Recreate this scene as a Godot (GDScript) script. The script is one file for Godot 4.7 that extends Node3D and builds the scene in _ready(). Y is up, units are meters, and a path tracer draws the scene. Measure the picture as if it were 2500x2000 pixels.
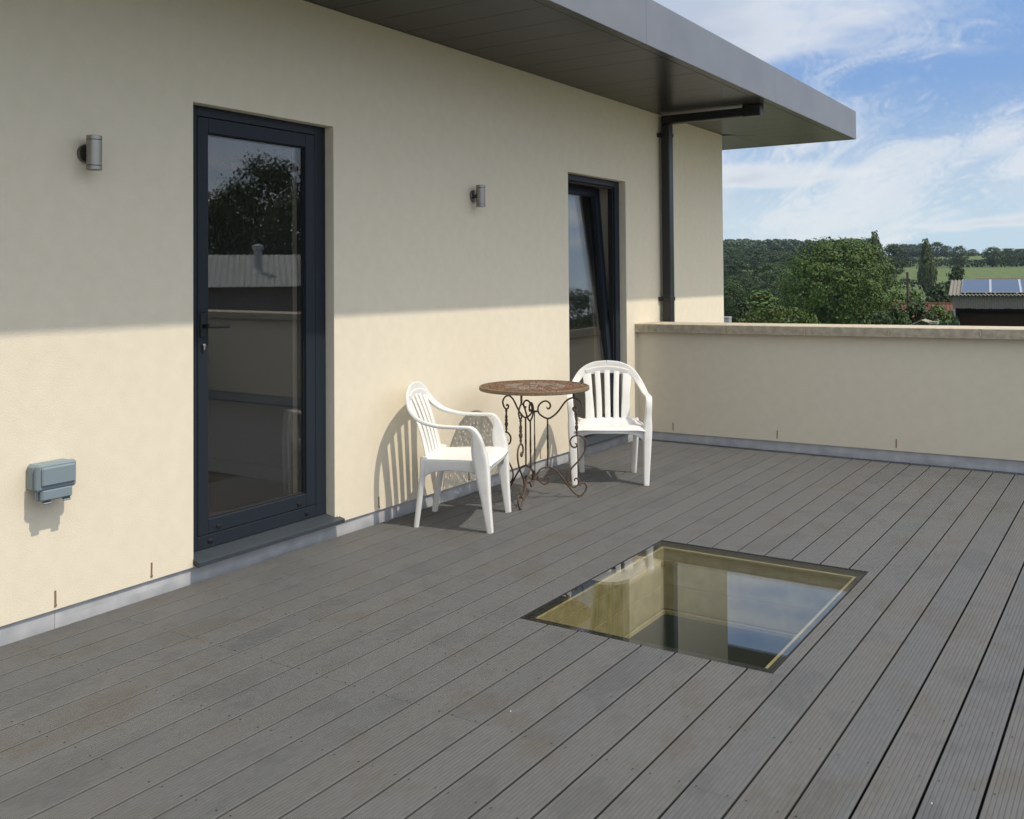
extends Node3D
# A first-floor roof terrace: rendered house wall with two glazed doors, grey decking, a walk-on skylight,
# two white plastic chairs and an iron table; countryside beyond the parapet.
# World: the house wall's face is z = 0, x runs along it, the deck's surface is y = 0, metres.

const SOFFIT := 3.185       # height of the soffit
const EAVE_Z := 1.189       # outer face of the fascia
const EAVE_X := 10.54       # gable end of the roof
const WALL_END := 9.202     # corner of the house wall
const PAR_X := 6.927        # inner face of the end parapet
const SKIRT := 0.0756       # height of the metal upstand
const SLOPE := 0.0067       # rise of the parapet along z
const GAP0 := 1.395         # a board gap and the pitch of the boards
const PITCH := 0.1532
const GAP := 0.0088        # width of the gap between two boards
const SKY_X0 := 2.158       # opening for the skylight
const SKY_X1 := 3.707
const SKY_Z0 := 1.698
const SKY_Z1 := 2.871

var used := {}
var M := {}
var rng := RandomNumberGenerator.new()


class MB extends RefCounted:
	var P := PackedVector3Array()
	var N := PackedVector3Array()
	var C := PackedColorArray()
	var I := PackedInt32Array()
	var xf := Transform3D.IDENTITY
	var col := Color.WHITE
	var colored := false

	func vert(p: Vector3, n: Vector3) -> int:
		P.append(xf * p)
		N.append((xf.basis * n).normalized())
		C.append(col)
		return P.size() - 1

	func tri(a: int, b: int, c: int) -> void:   # counter-clockwise seen from outside
		I.append(a); I.append(c); I.append(b)

	func quad(a: Vector3, b: Vector3, c: Vector3, d: Vector3) -> void:
		var n := (b - a).cross(d - a)
		if n.length_squared() < 1e-14:
			n = (c - b).cross(d - b)
		n = n.normalized()
		var i := vert(a, n)
		vert(b, n); vert(c, n); vert(d, n)
		tri(i, i + 1, i + 2)
		tri(i, i + 2, i + 3)

	func face3(a: Vector3, b: Vector3, c: Vector3) -> void:
		var n := (b - a).cross(c - a).normalized()
		var i := vert(a, n)
		vert(b, n); vert(c, n)
		tri(i, i + 1, i + 2)

	func box(lo: Vector3, hi: Vector3, bev := 0.0) -> void:
		var b := minf(bev, 0.45 * minf(hi.x - lo.x, minf(hi.y - lo.y, hi.z - lo.z)))
		var c := (lo + hi) * 0.5
		var h := (hi - lo) * 0.5
		for ax in 3:
			var u := (ax + 1) % 3
			var w := (ax + 2) % 3
			for s in [-1.0, 1.0]:
				var q: Array = []
				for k in [[-1, -1], [1, -1], [1, 1], [-1, 1]]:
					var p := Vector3.ZERO
					p[ax] = s * h[ax]
					p[u] = k[0] * (h[u] - b)
					p[w] = k[1] * (h[w] - b)
					q.append(c + p)
				if s < 0:
					q.reverse()
				quad(q[0], q[1], q[2], q[3])
		if b <= 0.0:
			return
		for ax in 3:                          # chamfers along the edges
			var u := (ax + 1) % 3
			var w := (ax + 2) % 3
			for su in [-1.0, 1.0]:
				for sw in [-1.0, 1.0]:
					var a := Vector3.ZERO
					var d := Vector3.ZERO
					a[u] = su * h[u]; a[w] = sw * (h[w] - b)
					d[u] = su * (h[u] - b); d[w] = sw * h[w]
					var e := Vector3.ZERO
					e[ax] = h[ax] - b
					_edge(c, a, d, e)
		for sx in [-1.0, 1.0]:
			for sy in [-1.0, 1.0]:
				for sz in [-1.0, 1.0]:
					var px := c + Vector3(sx * h.x, sy * (h.y - b), sz * (h.z - b))
					var py := c + Vector3(sx * (h.x - b), sy * h.y, sz * (h.z - b))
					var pz := c + Vector3(sx * (h.x - b), sy * (h.y - b), sz * h.z)
					if sx * sy * sz > 0:
						face3(px, py, pz)
					else:
						face3(px, pz, py)

	func _edge(c: Vector3, a: Vector3, d: Vector3, e: Vector3) -> void:
		var n := (d - a).cross(e)
		if n.dot(a + d) > 0:
			quad(c + a - e, c + d - e, c + d + e, c + a + e)
		else:
			quad(c + a + e, c + d + e, c + d - e, c + a - e)

	# Sweep of a rounded rectangle: p centres, a wide axes, w widths, t thicknesses.
	func sweep(p: Array, a: Array, w: Array, t: Array, sides := 12, power := 4.0, cap0 := true, cap1 := true, i0 := 0, i1 := -1) -> void:
		if i1 < 0:
			i1 = p.size() - 1
		var first := P.size()
		for i in range(i0, i1 + 1):
			var tan: Vector3 = (p[mini(i + 1, p.size() - 1)] - p[maxi(i - 1, 0)]).normalized()
			var ax: Vector3 = a[i]
			ax = (ax - tan * ax.dot(tan)).normalized()
			var bx: Vector3 = tan.cross(ax)
			for k in sides:
				var th := TAU * (k + 0.5) / sides
				var cs := cos(th)
				var sn := sin(th)
				var x: float = signf(cs) * pow(absf(cs), 2.0 / power)
				var y: float = signf(sn) * pow(absf(sn), 2.0 / power)
				var nx: float = signf(cs) * pow(absf(cs), 2.0 - 2.0 / power) / maxf(w[i], 0.001)
				var ny: float = signf(sn) * pow(absf(sn), 2.0 - 2.0 / power) / maxf(t[i], 0.001)
				vert(p[i] + ax * (x * w[i] * 0.5) + bx * (y * t[i] * 0.5), ax * nx + bx * ny)
		var rings := i1 - i0
		for i in rings:
			for k in sides:
				var k2 := (k + 1) % sides
				var q := first + i * sides
				tri(q + k, q + k2, q + sides + k2)
				tri(q + k, q + sides + k2, q + sides + k)
		for e in 2:
			if (e == 0 and not cap0) or (e == 1 and not cap1):
				continue
			var ring := first + (0 if e == 0 else rings * sides)
			var pc: Vector3 = p[i0 if e == 0 else i1]
			var tn: Vector3 = (p[i0] - p[i0 + 1]).normalized() if e == 0 else (p[i1] - p[i1 - 1]).normalized()
			var inv := xf.affine_inverse()
			var m := vert(pc, tn)
			var f := P.size()
			for k in sides:
				vert(inv * P[ring + k], tn)
			for k in sides:
				if e == 0:
					tri(m, f + (k + 1) % sides, f + k)
				else:
					tri(m, f + k, f + (k + 1) % sides)

	func tube(p: Array, r: Array, sides := 8) -> void:
		var a: Array = []
		var w: Array = []
		var last := Vector3(0.31, 0.9, 0.27)
		for i in p.size():
			var tan: Vector3 = (p[mini(i + 1, p.size() - 1)] - p[maxi(i - 1, 0)]).normalized()
			last = last - tan * last.dot(tan)
			if last.length() < 0.01:
				last = tan.cross(Vector3(0.7, 0.1, 0.6))
			last = last.normalized()
			a.append(last)
			w.append(2.0 * r[i % r.size()])
		sweep(p, a, w, w, sides, 2.0)

	# profile: Vector2(radius, height) from bottom to top about the y axis
	func lathe(prof: Array, sides := 24) -> void:
		for i in prof.size() - 1:
			var a: Vector2 = prof[i]
			var b: Vector2 = prof[i + 1]
			var d := b - a
			var nr := Vector2(d.y, -d.x).normalized()
			var first := P.size()
			for k in sides + 1:
				var th := TAU * k / sides
				var e := Vector3(cos(th), 0, sin(th))
				vert(e * a.x + Vector3(0, a.y, 0), e * nr.x + Vector3(0, nr.y, 0))
				vert(e * b.x + Vector3(0, b.y, 0), e * nr.x + Vector3(0, nr.y, 0))
			for k in sides:
				var q := first + 2 * k
				tri(q, q + 1, q + 3)
				tri(q, q + 3, q + 2)

	func mesh() -> ArrayMesh:
		var arr := []
		arr.resize(Mesh.ARRAY_MAX)
		arr[Mesh.ARRAY_VERTEX] = P
		arr[Mesh.ARRAY_NORMAL] = N
		if colored:
			arr[Mesh.ARRAY_COLOR] = C
		arr[Mesh.ARRAY_INDEX] = I
		var m := ArrayMesh.new()
		m.add_surface_from_arrays(Mesh.PRIMITIVE_TRIANGLES, arr)
		return m


func lin(r: float, g: float, b: float) -> Color:
	return Color(r, g, b).linear_to_srgb()


func numbered(called: String) -> String:
	used[called] = used.get(called, -1) + 1
	return called if used[called] == 0 else "%s_%03d" % [called, used[called]]


func tag(o: Node, label := "", category := "", group := "", kind := "") -> Node:
	if label: o.set_meta("label", label)
	if category: o.set_meta("category", category)
	if group: o.set_meta("group", group)
	if kind: o.set_meta("kind", kind)
	return o


func base(called: String, at := Vector3.ZERO, turn := 0.0) -> Node3D:
	var o := Node3D.new()
	o.name = numbered(called)
	add_child(o)
	o.position = at
	o.rotation.y = turn
	return o


func put(called: String, m: Mesh, mat: Material, parent: Node = self) -> MeshInstance3D:
	var o := MeshInstance3D.new()
	o.name = numbered(called) if parent == self else called
	o.mesh = m
	o.material_override = mat
	parent.add_child(o, true)
	return o


func part(called: String, b: MB, mat: Material, parent: Node = self) -> MeshInstance3D:
	return put(called, b.mesh(), mat, parent)


func bx(called: String, lo: Vector3, hi: Vector3, mat: Material, parent: Node, bev := 0.002) -> MeshInstance3D:
	var b := MB.new()
	b.box(lo, hi, bev)
	return part(called, b, mat, parent)


func copy(o: Node3D, parent: Node = self) -> Node3D:
	var c: Node3D = o.duplicate()
	if parent == self:
		c.name = numbered(String(o.name).rstrip("0123456789").rstrip("_"))
	parent.add_child(c, true)
	return c


# Catmull-Rom through an array of Vector3 or float, n samples a span.
func smooth(a: Array, n: int) -> Array:
	var out: Array = []
	for i in a.size() - 1:
		var p0 = a[maxi(i - 1, 0)]
		var p1 = a[i]
		var p2 = a[i + 1]
		var p3 = a[mini(i + 2, a.size() - 1)]
		for k in n:
			var t := float(k) / n
			out.append((p1 * 2.0 + (p2 - p0) * t + (p0 * 2.0 - p1 * 5.0 + p2 * 4.0 - p3) * t * t + (p1 * 3.0 - p0 - p2 * 3.0 + p3) * t * t * t) * 0.5)
	out.append(a[a.size() - 1])
	return out


# ------------------------------------------------------------------ materials

func noise(sd: int, freq: float, oct := 4, cell := false) -> FastNoiseLite:
	var n := FastNoiseLite.new()
	n.seed = sd
	n.noise_type = FastNoiseLite.TYPE_CELLULAR if cell else FastNoiseLite.TYPE_SIMPLEX_SMOOTH
	n.frequency = freq
	n.fractal_octaves = oct
	return n


func noise_tex(sd: int, freq: float, lo: Color, hi: Color, size := 512, oct := 4, power := 1.0) -> ImageTexture:
	var src := noise(sd, freq, oct).get_seamless_image(size, size)
	var img := Image.create(size, size, true, Image.FORMAT_RGB8)
	for y in size:
		for x in size:
			img.set_pixel(x, y, lo.lerp(hi, pow(src.get_pixel(x, y).r, power)))
	img.generate_mipmaps()
	return ImageTexture.create_from_image(img)


func grey_tex(sd: int, freq: float, size := 512, oct := 4) -> ImageTexture:
	var img := noise(sd, freq, oct).get_seamless_image(size, size)
	img.generate_mipmaps()
	return ImageTexture.create_from_image(img)


func plain(c: Color, rough := 0.6, metal := 0.0, spec := 0.5) -> StandardMaterial3D:
	var m := StandardMaterial3D.new()
	m.albedo_color = c
	m.roughness = rough
	m.metallic = metal
	m.metallic_specular = spec
	return m


func textured(c: Color, t: Texture2D, scale: float, rough := 0.7, bump: Texture2D = null, depth := 0.1, bscale := 0.0) -> StandardMaterial3D:
	var m := plain(c, rough)
	m.albedo_texture = t
	m.uv1_triplanar = true
	m.uv1_world_triplanar = true
	m.uv1_scale = Vector3.ONE * scale
	if bump:
		m.heightmap_enabled = true
		m.heightmap_texture = bump
		m.heightmap_scale = depth
	return m


func glass(c: Color, alpha: float) -> StandardMaterial3D:
	var m := plain(Color(c.r, c.g, c.b, alpha), 0.0)
	m.transparency = BaseMaterial3D.TRANSPARENCY_ALPHA
	m.cull_mode = BaseMaterial3D.CULL_DISABLED
	return m


func leafy(c: Color) -> StandardMaterial3D:
	var m := plain(c, 0.6, 0.0, 0.35)
	m.vertex_color_use_as_albedo = true
	m.backlight_enabled = true
	m.backlight = Color(0.35, 0.4, 0.15)
	m.cull_mode = BaseMaterial3D.CULL_DISABLED
	return m


# Weathered composite: long fine streaks, and a few brown dirt patches with ragged edges.
func deck_tex() -> ImageTexture:
	var size := 1024
	var streak := noise(21, 0.11, 4).get_seamless_image(size, size)
	streak.resize(size * 2, size)
	var patch := noise(57, 0.006, 6).get_seamless_image(size, size)
	var rag := noise(58, 0.05, 4).get_seamless_image(size, size)
	var img := Image.create(size, size, true, Image.FORMAT_RGB8)
	var dirt := Color(0.955, 0.925, 0.885)
	var wash := Color(0.93, 0.935, 0.94)
	for y in size:
		for x in size:
			var p := patch.get_pixel(x, y).r + (rag.get_pixel(x, y).r - 0.5) * 0.22
			var g := 0.90 + 0.10 * streak.get_pixel(x, y).r
			var c := Color(g, g, g)
			c *= Color.WHITE.lerp(dirt, smoothstep(0.58, 0.90, p)).lerp(wash, smoothstep(0.40, 0.25, p))
			img.set_pixel(x, y, c)
	img.generate_mipmaps()
	return ImageTexture.create_from_image(img)


func make_materials() -> void:
	var fine := grey_tex(11, 0.09, 512, 4)
	var soft := noise_tex(12, 0.012, Color(0.975, 0.975, 0.97), Color(1, 1, 1), 512, 5)
	var mott := noise_tex(13, 0.02, Color(0.78, 0.77, 0.75), Color(1, 1, 1), 512, 5)
	var grit := grey_tex(10, 0.16, 512, 3)
	M.render = textured(lin(0.77, 0.70, 0.56), soft, 1.4, 0.92, grit, 0.075)
	M.coping = textured(lin(0.60, 0.53, 0.41), mott, 1.3, 0.85, fine, 0.08)
	M.mortar = textured(lin(0.74, 0.68, 0.54), mott, 2.0, 0.95)
	var dk := deck_tex()
	M.deck = []
	for c in [[0.101, 0.104, 0.107], [0.107, 0.109, 0.110], [0.097, 0.101, 0.105], [0.104, 0.105, 0.105]]:
		var m := textured(lin(c[0], c[1], c[2]), dk, 0.45, 0.62, fine, 0.04)
		m.uv1_scale = Vector3(0.23, 1.0, 0.37)
		M.deck.append(m)
	M.screw = plain(lin(0.02, 0.02, 0.02), 0.5, 0.4)
	M.membrane = plain(lin(0.015, 0.015, 0.016), 0.95)
	M.zinc = textured(lin(0.55, 0.56, 0.58), noise_tex(22, 0.02, Color(0.86, 0.87, 0.88), Color(1, 1, 1), 256, 4), 1.2, 0.42)
	M.zinc.metallic = 0.1
	M.fascia = textured(lin(0.205, 0.216, 0.238), noise_tex(23, 0.01, Color(0.93, 0.93, 0.94), Color(1, 1, 1), 256, 4), 0.6, 0.38)
	M.fascia.metallic = 0.3
	M.soffit = plain(lin(0.030, 0.030, 0.029), 0.24, 0.0, 0.36)
	M.anthracite = plain(lin(0.019, 0.025, 0.035), 0.4, 0.0, 0.30)
	M.pipe = plain(lin(0.012, 0.013, 0.017), 0.35)
	M.gasket = plain(lin(0.006, 0.006, 0.007), 0.7)
	M.sill = textured(lin(0.045, 0.058, 0.074), mott, 3.0, 0.5)
	M.pane = glass(lin(0.02, 0.025, 0.025), 0.03)
	M.steel = plain(lin(0.31, 0.29, 0.265), 0.3, 0.95)
	M.steel_dark = plain(lin(0.20, 0.19, 0.175), 0.35, 0.95)
	M.chrome = plain(lin(0.75, 0.74, 0.70), 0.15, 1.0)
	M.black = plain(lin(0.008, 0.008, 0.009), 0.5)
	M.box_grey = plain(lin(0.20, 0.255, 0.29), 0.42)
	M.box_dark = plain(lin(0.015, 0.02, 0.025), 0.5)
	M.plastic = textured(lin(0.80, 0.80, 0.79), noise_tex(24, 0.015, Color(0.95, 0.945, 0.93), Color(1, 1, 1), 256, 4), 2.0, 0.38)
	M.iron = textured(lin(0.20, 0.155, 0.12), noise_tex(25, 0.05, Color(0.35, 0.28, 0.24), Color(1, 0.97, 0.92), 256, 5), 7.0, 0.75, fine, 0.05)
	M.top_rust = []
	M.top_rust.append(textured(lin(0.30, 0.215, 0.155), noise_tex(26, 0.06, Color(0.40, 0.30, 0.26), Color(1, 0.96, 0.9), 256, 5), 6.0, 0.8, fine, 0.1))
	M.top_rust.append(textured(lin(0.37, 0.28, 0.19), noise_tex(27, 0.06, Color(0.42, 0.38, 0.34), Color(1, 0.98, 0.95), 256, 5), 6.0, 0.8, fine, 0.1))
	M.top_rust.append(textured(lin(0.31, 0.13, 0.09), noise_tex(28, 0.06, Color(0.5, 0.36, 0.3), Color(1, 0.96, 0.9), 256, 5), 6.0, 0.8, fine, 0.1))
	M.top_rust.append(textured(lin(0.42, 0.37, 0.32), noise_tex(29, 0.06, Color(0.5, 0.46, 0.42), Color(1, 1, 1), 256, 5), 6.0, 0.8, fine, 0.1))
	M.vent = textured(lin(0.30, 0.20, 0.105), mott, 20.0, 0.85)
	M.lining = textured(lin(0.62, 0.55, 0.27), noise_tex(30, 0.02, Color(0.80, 0.78, 0.68), Color(1, 1, 1), 256, 5), 1.4, 0.6)
	M.frame_dark = plain(lin(0.014, 0.016, 0.016), 0.6)
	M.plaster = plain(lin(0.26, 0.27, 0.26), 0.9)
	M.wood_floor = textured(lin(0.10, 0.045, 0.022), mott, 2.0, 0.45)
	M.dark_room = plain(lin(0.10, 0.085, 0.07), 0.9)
	M.grass = textured(Color(1, 1, 1), noise_tex(41, 0.02, Color(0.70, 0.74, 0.60), Color(1, 1, 1), 512, 6), 0.02, 0.95)
	M.grass.vertex_color_use_as_albedo = true
	M.leaf = leafy(Color(1, 1, 1))
	M.bark = textured(lin(0.09, 0.07, 0.05), mott, 2.0, 0.95)
	M.old_wood = textured(lin(0.30, 0.28, 0.26), noise_tex(42, 0.05, Color(0.55, 0.54, 0.52), Color(1, 1, 1), 256, 5), 1.0, 0.9)
	M.fibre = textured(lin(0.25, 0.24, 0.215), noise_tex(43, 0.04, Color(0.70, 0.68, 0.62), Color(1, 1, 1), 256, 5), 0.5, 0.9)
	M.sheet_roof = textured(lin(0.42, 0.45, 0.45), noise_tex(46, 0.03, Color(0.8, 0.8, 0.78), Color(1, 1, 1), 256, 5), 0.3, 0.85)
	M.panel = plain(lin(0.045, 0.055, 0.085), 0.22, 0.0, 0.6)
	M.aluminium = plain(lin(0.55, 0.56, 0.58), 0.4, 0.6)
	M.tile = textured(lin(0.21, 0.085, 0.055), noise_tex(44, 0.06, Color(0.55, 0.5, 0.48), Color(1, 1, 1), 256, 5), 0.8, 0.9)
	M.brick_dark = plain(lin(0.10, 0.05, 0.032), 0.9)
	M.chip = plain(lin(0.8, 0.8, 0.78), 0.5)
	M.post_grey = plain(lin(0.28, 0.29, 0.30), 0.7)
	M.pale_stone = textured(lin(0.5, 0.46, 0.36), mott, 0.6, 0.9)
	M.tarp = textured(lin(0.40, 0.38, 0.32), noise_tex(45, 0.03, Color(0.6, 0.58, 0.52), Color(1, 1, 1), 256, 5), 0.6, 0.8)
	M.netting = plain(lin(0.02, 0.045, 0.045), 0.9)


# ------------------------------------------------------------------ sky

func make_sky() -> Sky:
	var w := 4096
	var h := 2048
	var img := Image.create(w, h, false, Image.FORMAT_RGBF)
	img.fill(Color(0.20, 0.22, 0.20))
	var wisp := noise(SKY_SEED, 0.34, 6)
	wisp.domain_warp_enabled = true
	wisp.domain_warp_amplitude = 2.0
	wisp.domain_warp_frequency = 0.3
	var puff := noise(SKY_SEED + 3, 0.55, 6)
	var high := Color(0.24, 0.36, 0.58)
	var mid := Color(0.225, 0.39, 0.70)
	var low := Color(0.56, 0.71, 0.81)
	var white := Color(0.84, 0.86, 0.88)
	var grey := Color(0.50, 0.56, 0.66)
	var y := 0
	while y < h / 2 + 8:
		var el := PI * (0.5 - (y + 0.5) / h)
		var step := 1 if el < 0.5 else 4
		var sy := maxf(sin(el), 0.0)
		var blue := low.lerp(mid, smoothstep(0.02, 0.20, sy)).lerp(high, smoothstep(0.2, 0.9, sy))
		var x := 0
		while x < w:
			var a := TAU * (x + 0.5 * step) / w
			var dx := sin(a) * cos(el)
			var dz := -cos(a) * cos(el)
			var k := 1.0 / (sy + 0.10)
			var px := dx * k
			var pz := dz * k
			# thin streaks drawn out along one wind, and a few puffs
			var s1 := wisp.get_noise_3d((px * 0.93 - pz * 0.36) * 0.5, (pz * 0.93 + px * 0.36) * 1.5, 3.0)
			var s2 := puff.get_noise_3d(px * 0.8, pz * 0.8, sy * 5.0)
			var c1 := smoothstep(-0.16, 0.44, s1)
			var c2 := smoothstep(0.10, 0.42, s2)
			var c := blue.lerp(white, c1 * 0.72)
			var shade := smoothstep(0.25, 0.6, s2)
			c = c.lerp(white.lerp(grey, shade * 0.8), c2 * 0.8)
			# warm glow round the sun, added and spread wide to lighten the shaded wall
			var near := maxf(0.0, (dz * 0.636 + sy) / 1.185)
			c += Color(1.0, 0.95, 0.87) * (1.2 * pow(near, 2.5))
			for j in step:
				for i in step:
					if y + j < h:
						img.set_pixel(mini(x + i, w - 1), y + j, c)
			x += step
		y += step
	var m := PanoramaSkyMaterial.new()
	m.panorama = ImageTexture.create_from_image(img)
	var s := Sky.new()
	s.sky_material = m
	return s


# ------------------------------------------------------------------ the house

# Cells of a wall that stands in the plane of x and y, with holes; reveals included.
func wall_cells(b: MB, xs: Array, ys: Array, zf: float, zb: float, holes: Array, sides := [true, true, true, true]) -> void:
	for i in xs.size() - 1:
		for j in ys.size() - 1:
			var c := Vector2(xs[i] + xs[i + 1], ys[j] + ys[j + 1]) * 0.5
			var open := false
			for r in holes:
				open = open or (c.x > r[0] and c.x < r[1] and c.y > r[2] and c.y < r[3])
			if open:
				continue
			b.quad(Vector3(xs[i], ys[j], zf), Vector3(xs[i + 1], ys[j], zf), Vector3(xs[i + 1], ys[j + 1], zf), Vector3(xs[i], ys[j + 1], zf))
			b.quad(Vector3(xs[i + 1], ys[j], zb), Vector3(xs[i], ys[j], zb), Vector3(xs[i], ys[j + 1], zb), Vector3(xs[i + 1], ys[j + 1], zb))
	for r in holes:
		reveal(b, r[0], r[1], r[2], r[3], zf, zb, true)
	var x0: float = xs[0]
	var x1: float = xs[xs.size() - 1]
	var y0: float = ys[0]
	var y1: float = ys[ys.size() - 1]
	if sides[0]: b.quad(Vector3(x0, y0, zb), Vector3(x0, y0, zf), Vector3(x0, y1, zf), Vector3(x0, y1, zb))
	if sides[1]: b.quad(Vector3(x1, y0, zf), Vector3(x1, y0, zb), Vector3(x1, y1, zb), Vector3(x1, y1, zf))
	if sides[2]: b.quad(Vector3(x0, y0, zb), Vector3(x1, y0, zb), Vector3(x1, y0, zf), Vector3(x0, y0, zf))
	if sides[3]: b.quad(Vector3(x0, y1, zf), Vector3(x1, y1, zf), Vector3(x1, y1, zb), Vector3(x0, y1, zb))


func reveal(b: MB, x0: float, x1: float, y0: float, y1: float, zf: float, zb: float, floor_too: bool) -> void:
	b.quad(Vector3(x0, y0, zf), Vector3(x0, y0, zb), Vector3(x0, y1, zb), Vector3(x0, y1, zf))
	b.quad(Vector3(x1, y0, zb), Vector3(x1, y0, zf), Vector3(x1, y1, zf), Vector3(x1, y1, zb))
	b.quad(Vector3(x0, y1, zb), Vector3(x1, y1, zb), Vector3(x1, y1, zf), Vector3(x0, y1, zf))
	if floor_too:
		b.quad(Vector3(x0, y0, zf), Vector3(x1, y0, zf), Vector3(x1, y0, zb), Vector3(x0, y0, zb))


# A rectangular frame of four mitre-less bars between an outer and an inner rectangle.
func frame_bars(b: MB, o: Array, i: Array, z0: float, z1: float, bev := 0.003) -> void:
	b.box(Vector3(o[0], o[2], z0), Vector3(i[0], o[3], z1), bev)
	b.box(Vector3(i[1], o[2], z0), Vector3(o[1], o[3], z1), bev)
	b.box(Vector3(i[0], o[2], z0), Vector3(i[1], i[2], z1), bev)
	b.box(Vector3(i[0], i[3], z0), Vector3(i[1], o[3], z1), bev)


func glazed_door(house: Node3D, x0: float, x1: float, top: float, tilt: float, label: String) -> void:
	var d := Node3D.new()
	d.name = "door"
	house.add_child(d, true)
	tag(d, label)
	var fi := [x0 + 0.079, x1 - 0.088, 0.199, top - 0.055]
	var b := MB.new()
	frame_bars(b, [x0 + 0.001, x1 - 0.001, 0.1285, top - 0.001], fi, -0.135, -0.067)
	part("frame", b, M.anthracite, d)
	# dark seal in the joint between frame and leaf
	b = MB.new()
	frame_bars(b, [fi[0] - 0.004, fi[1] + 0.004, fi[2] - 0.004, fi[3] + 0.004], [fi[0] + 0.02, fi[1] - 0.02, fi[2] + 0.02, fi[3] - 0.02], -0.132, -0.088, 0.0)
	part("seal", b, M.gasket, d)
	# the opening leaf, hinged at its foot
	var leaf := Node3D.new()
	leaf.name = "leaf"
	d.add_child(leaf, true)
	leaf.position = Vector3(0, fi[2], -0.10)
	leaf.rotation.x = -tilt
	var back := Vector3(0, -fi[2], 0.10)
	var so := [fi[0] + 0.003, fi[1] - 0.003, fi[2] + 0.003, fi[3] - 0.003]
	var si := [x0 + 0.153, x1 - 0.167, 0.279, top - 0.138]
	b = MB.new()
	b.xf.origin = back
	frame_bars(b, so, si, -0.145, -0.066)
	part("sash", b, M.anthracite, leaf)
	b = MB.new()
	b.xf.origin = back
	frame_bars(b, [si[0] - 0.002, si[1] + 0.002, si[2] - 0.002, si[3] + 0.002], [si[0] + 0.006, si[1] - 0.006, si[2] + 0.006, si[3] - 0.006], -0.118, -0.084, 0.0)
	part("glazing_bead", b, M.gasket, leaf)
	for z in [-0.090, -0.114]:               # double glazing: two sheets 4 mm thick
		b = MB.new()
		b.xf.origin = back
		b.box(Vector3(si[0] - 0.001, si[2] - 0.001, z - 0.002), Vector3(si[1] + 0.001, si[3] + 0.001, z + 0.002), 0.0)
		part("pane", b, M.pane, leaf)
	if tilt == 0.0:
		# lever handle on its backplate, and the lock
		b = MB.new()
		b.xf.origin = back
		b.box(Vector3(x0 + 0.095, 1.245, -0.066), Vector3(x0 + 0.127, 1.375, -0.056), 0.004)
		part("handle_plate", b, M.black, leaf)
		b = MB.new()
		b.xf.origin = back
		var hp := smooth([Vector3(x0 + 0.111, 1.305, -0.058), Vector3(x0 + 0.112, 1.304, -0.03), Vector3(x0 + 0.122, 1.303, -0.014), Vector3(x0 + 0.15, 1.302, -0.01), Vector3(x0 + 0.20, 1.300, -0.011), Vector3(x0 + 0.245, 1.298, -0.013)], 4)
		var ha: Array = []
		var hw: Array = []
		var ht: Array = []
		for p in hp:
			ha.append(Vector3(0, 1, 0)); hw.append(0.021); ht.append(0.012)
		b.sweep(hp, ha, hw, ht, 12, 3.0)
		part("handle", b, M.black, leaf)
		b = MB.new()
		b.xf.origin = back
		b.box(Vector3(x0 + 0.103, 1.165, -0.066), Vector3(x0 + 0.122, 1.215, -0.060), 0.003)
		part("lock_plate", b, M.black, leaf)
		b = MB.new()
		b.xf = Transform3D(Basis(Vector3.RIGHT, PI / 2), back + Vector3(x0 + 0.1125, 1.203, -0.061))
		b.lathe([Vector2(0.0, 0.0), Vector2(0.0085, 0.0), Vector2(0.0085, 0.013), Vector2(0.0075, 0.014), Vector2(0.0, 0.014)], 16)
		b.box(Vector3(-0.0045, 0.0, 0.004), Vector3(0.0045, 0.0135, 0.026), 0.002)
		part("lock_cylinder", b, M.chrome, leaf)
	# drain caps on leaf and frame
	for p in [[x0 + 0.219, 0.231], [x1 - 0.229, 0.232]]:
		b = MB.new()
		b.xf.origin = back
		b.box(Vector3(p[0] - 0.016, p[1] - 0.009, -0.066), Vector3(p[0] + 0.016, p[1] + 0.009, -0.058), 0.003)
		part("drain_cap", b, M.black, leaf)
	for p in [[x0 + 0.162, 0.166], [x1 - 0.167, 0.166]]:
		bx("drain_cap", Vector3(p[0] - 0.016, p[1] - 0.009, -0.067), Vector3(p[0] + 0.016, p[1] + 0.009, -0.059), M.black, d, 0.003)
	# sloping sill with a drip edge
	b = MB.new()
	var pr := [Vector2(-0.067, 0.128), Vector2(0.045, 0.106), Vector2(0.050, 0.103), Vector2(0.050, 0.082), Vector2(0.040, 0.080), Vector2(-0.0, 0.088), Vector2(-0.067, 0.088)]
	var sx0 := x0 - 0.006
	var sx1 := x1 + 0.034
	for k in pr.size():
		var p: Vector2 = pr[k]
		var q: Vector2 = pr[(k + 1) % pr.size()]
		var a0 := sx0 if p.x > 0.002 else x0 + 0.001
		var a1 := sx1 if p.x > 0.002 else x1 - 0.001
		var c0 := sx0 if q.x > 0.002 else x0 + 0.001
		var c1 := sx1 if q.x > 0.002 else x1 - 0.001
		b.quad(Vector3(a0, p.y, p.x), Vector3(c0, q.y, q.x), Vector3(c1, q.y, q.x), Vector3(a1, p.y, p.x))
	b.quad(Vector3(sx0, 0.08, 0.04), Vector3(sx0, 0.08, 0.05), Vector3(sx0, 0.106, 0.045), Vector3(sx0, 0.113, 0.002))
	b.quad(Vector3(sx1, 0.082, 0.05), Vector3(sx1, 0.085, 0.002), Vector3(sx1, 0.114, 0.002), Vector3(sx1, 0.106, 0.046))
	part("sill", b, M.sill, d)


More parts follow.
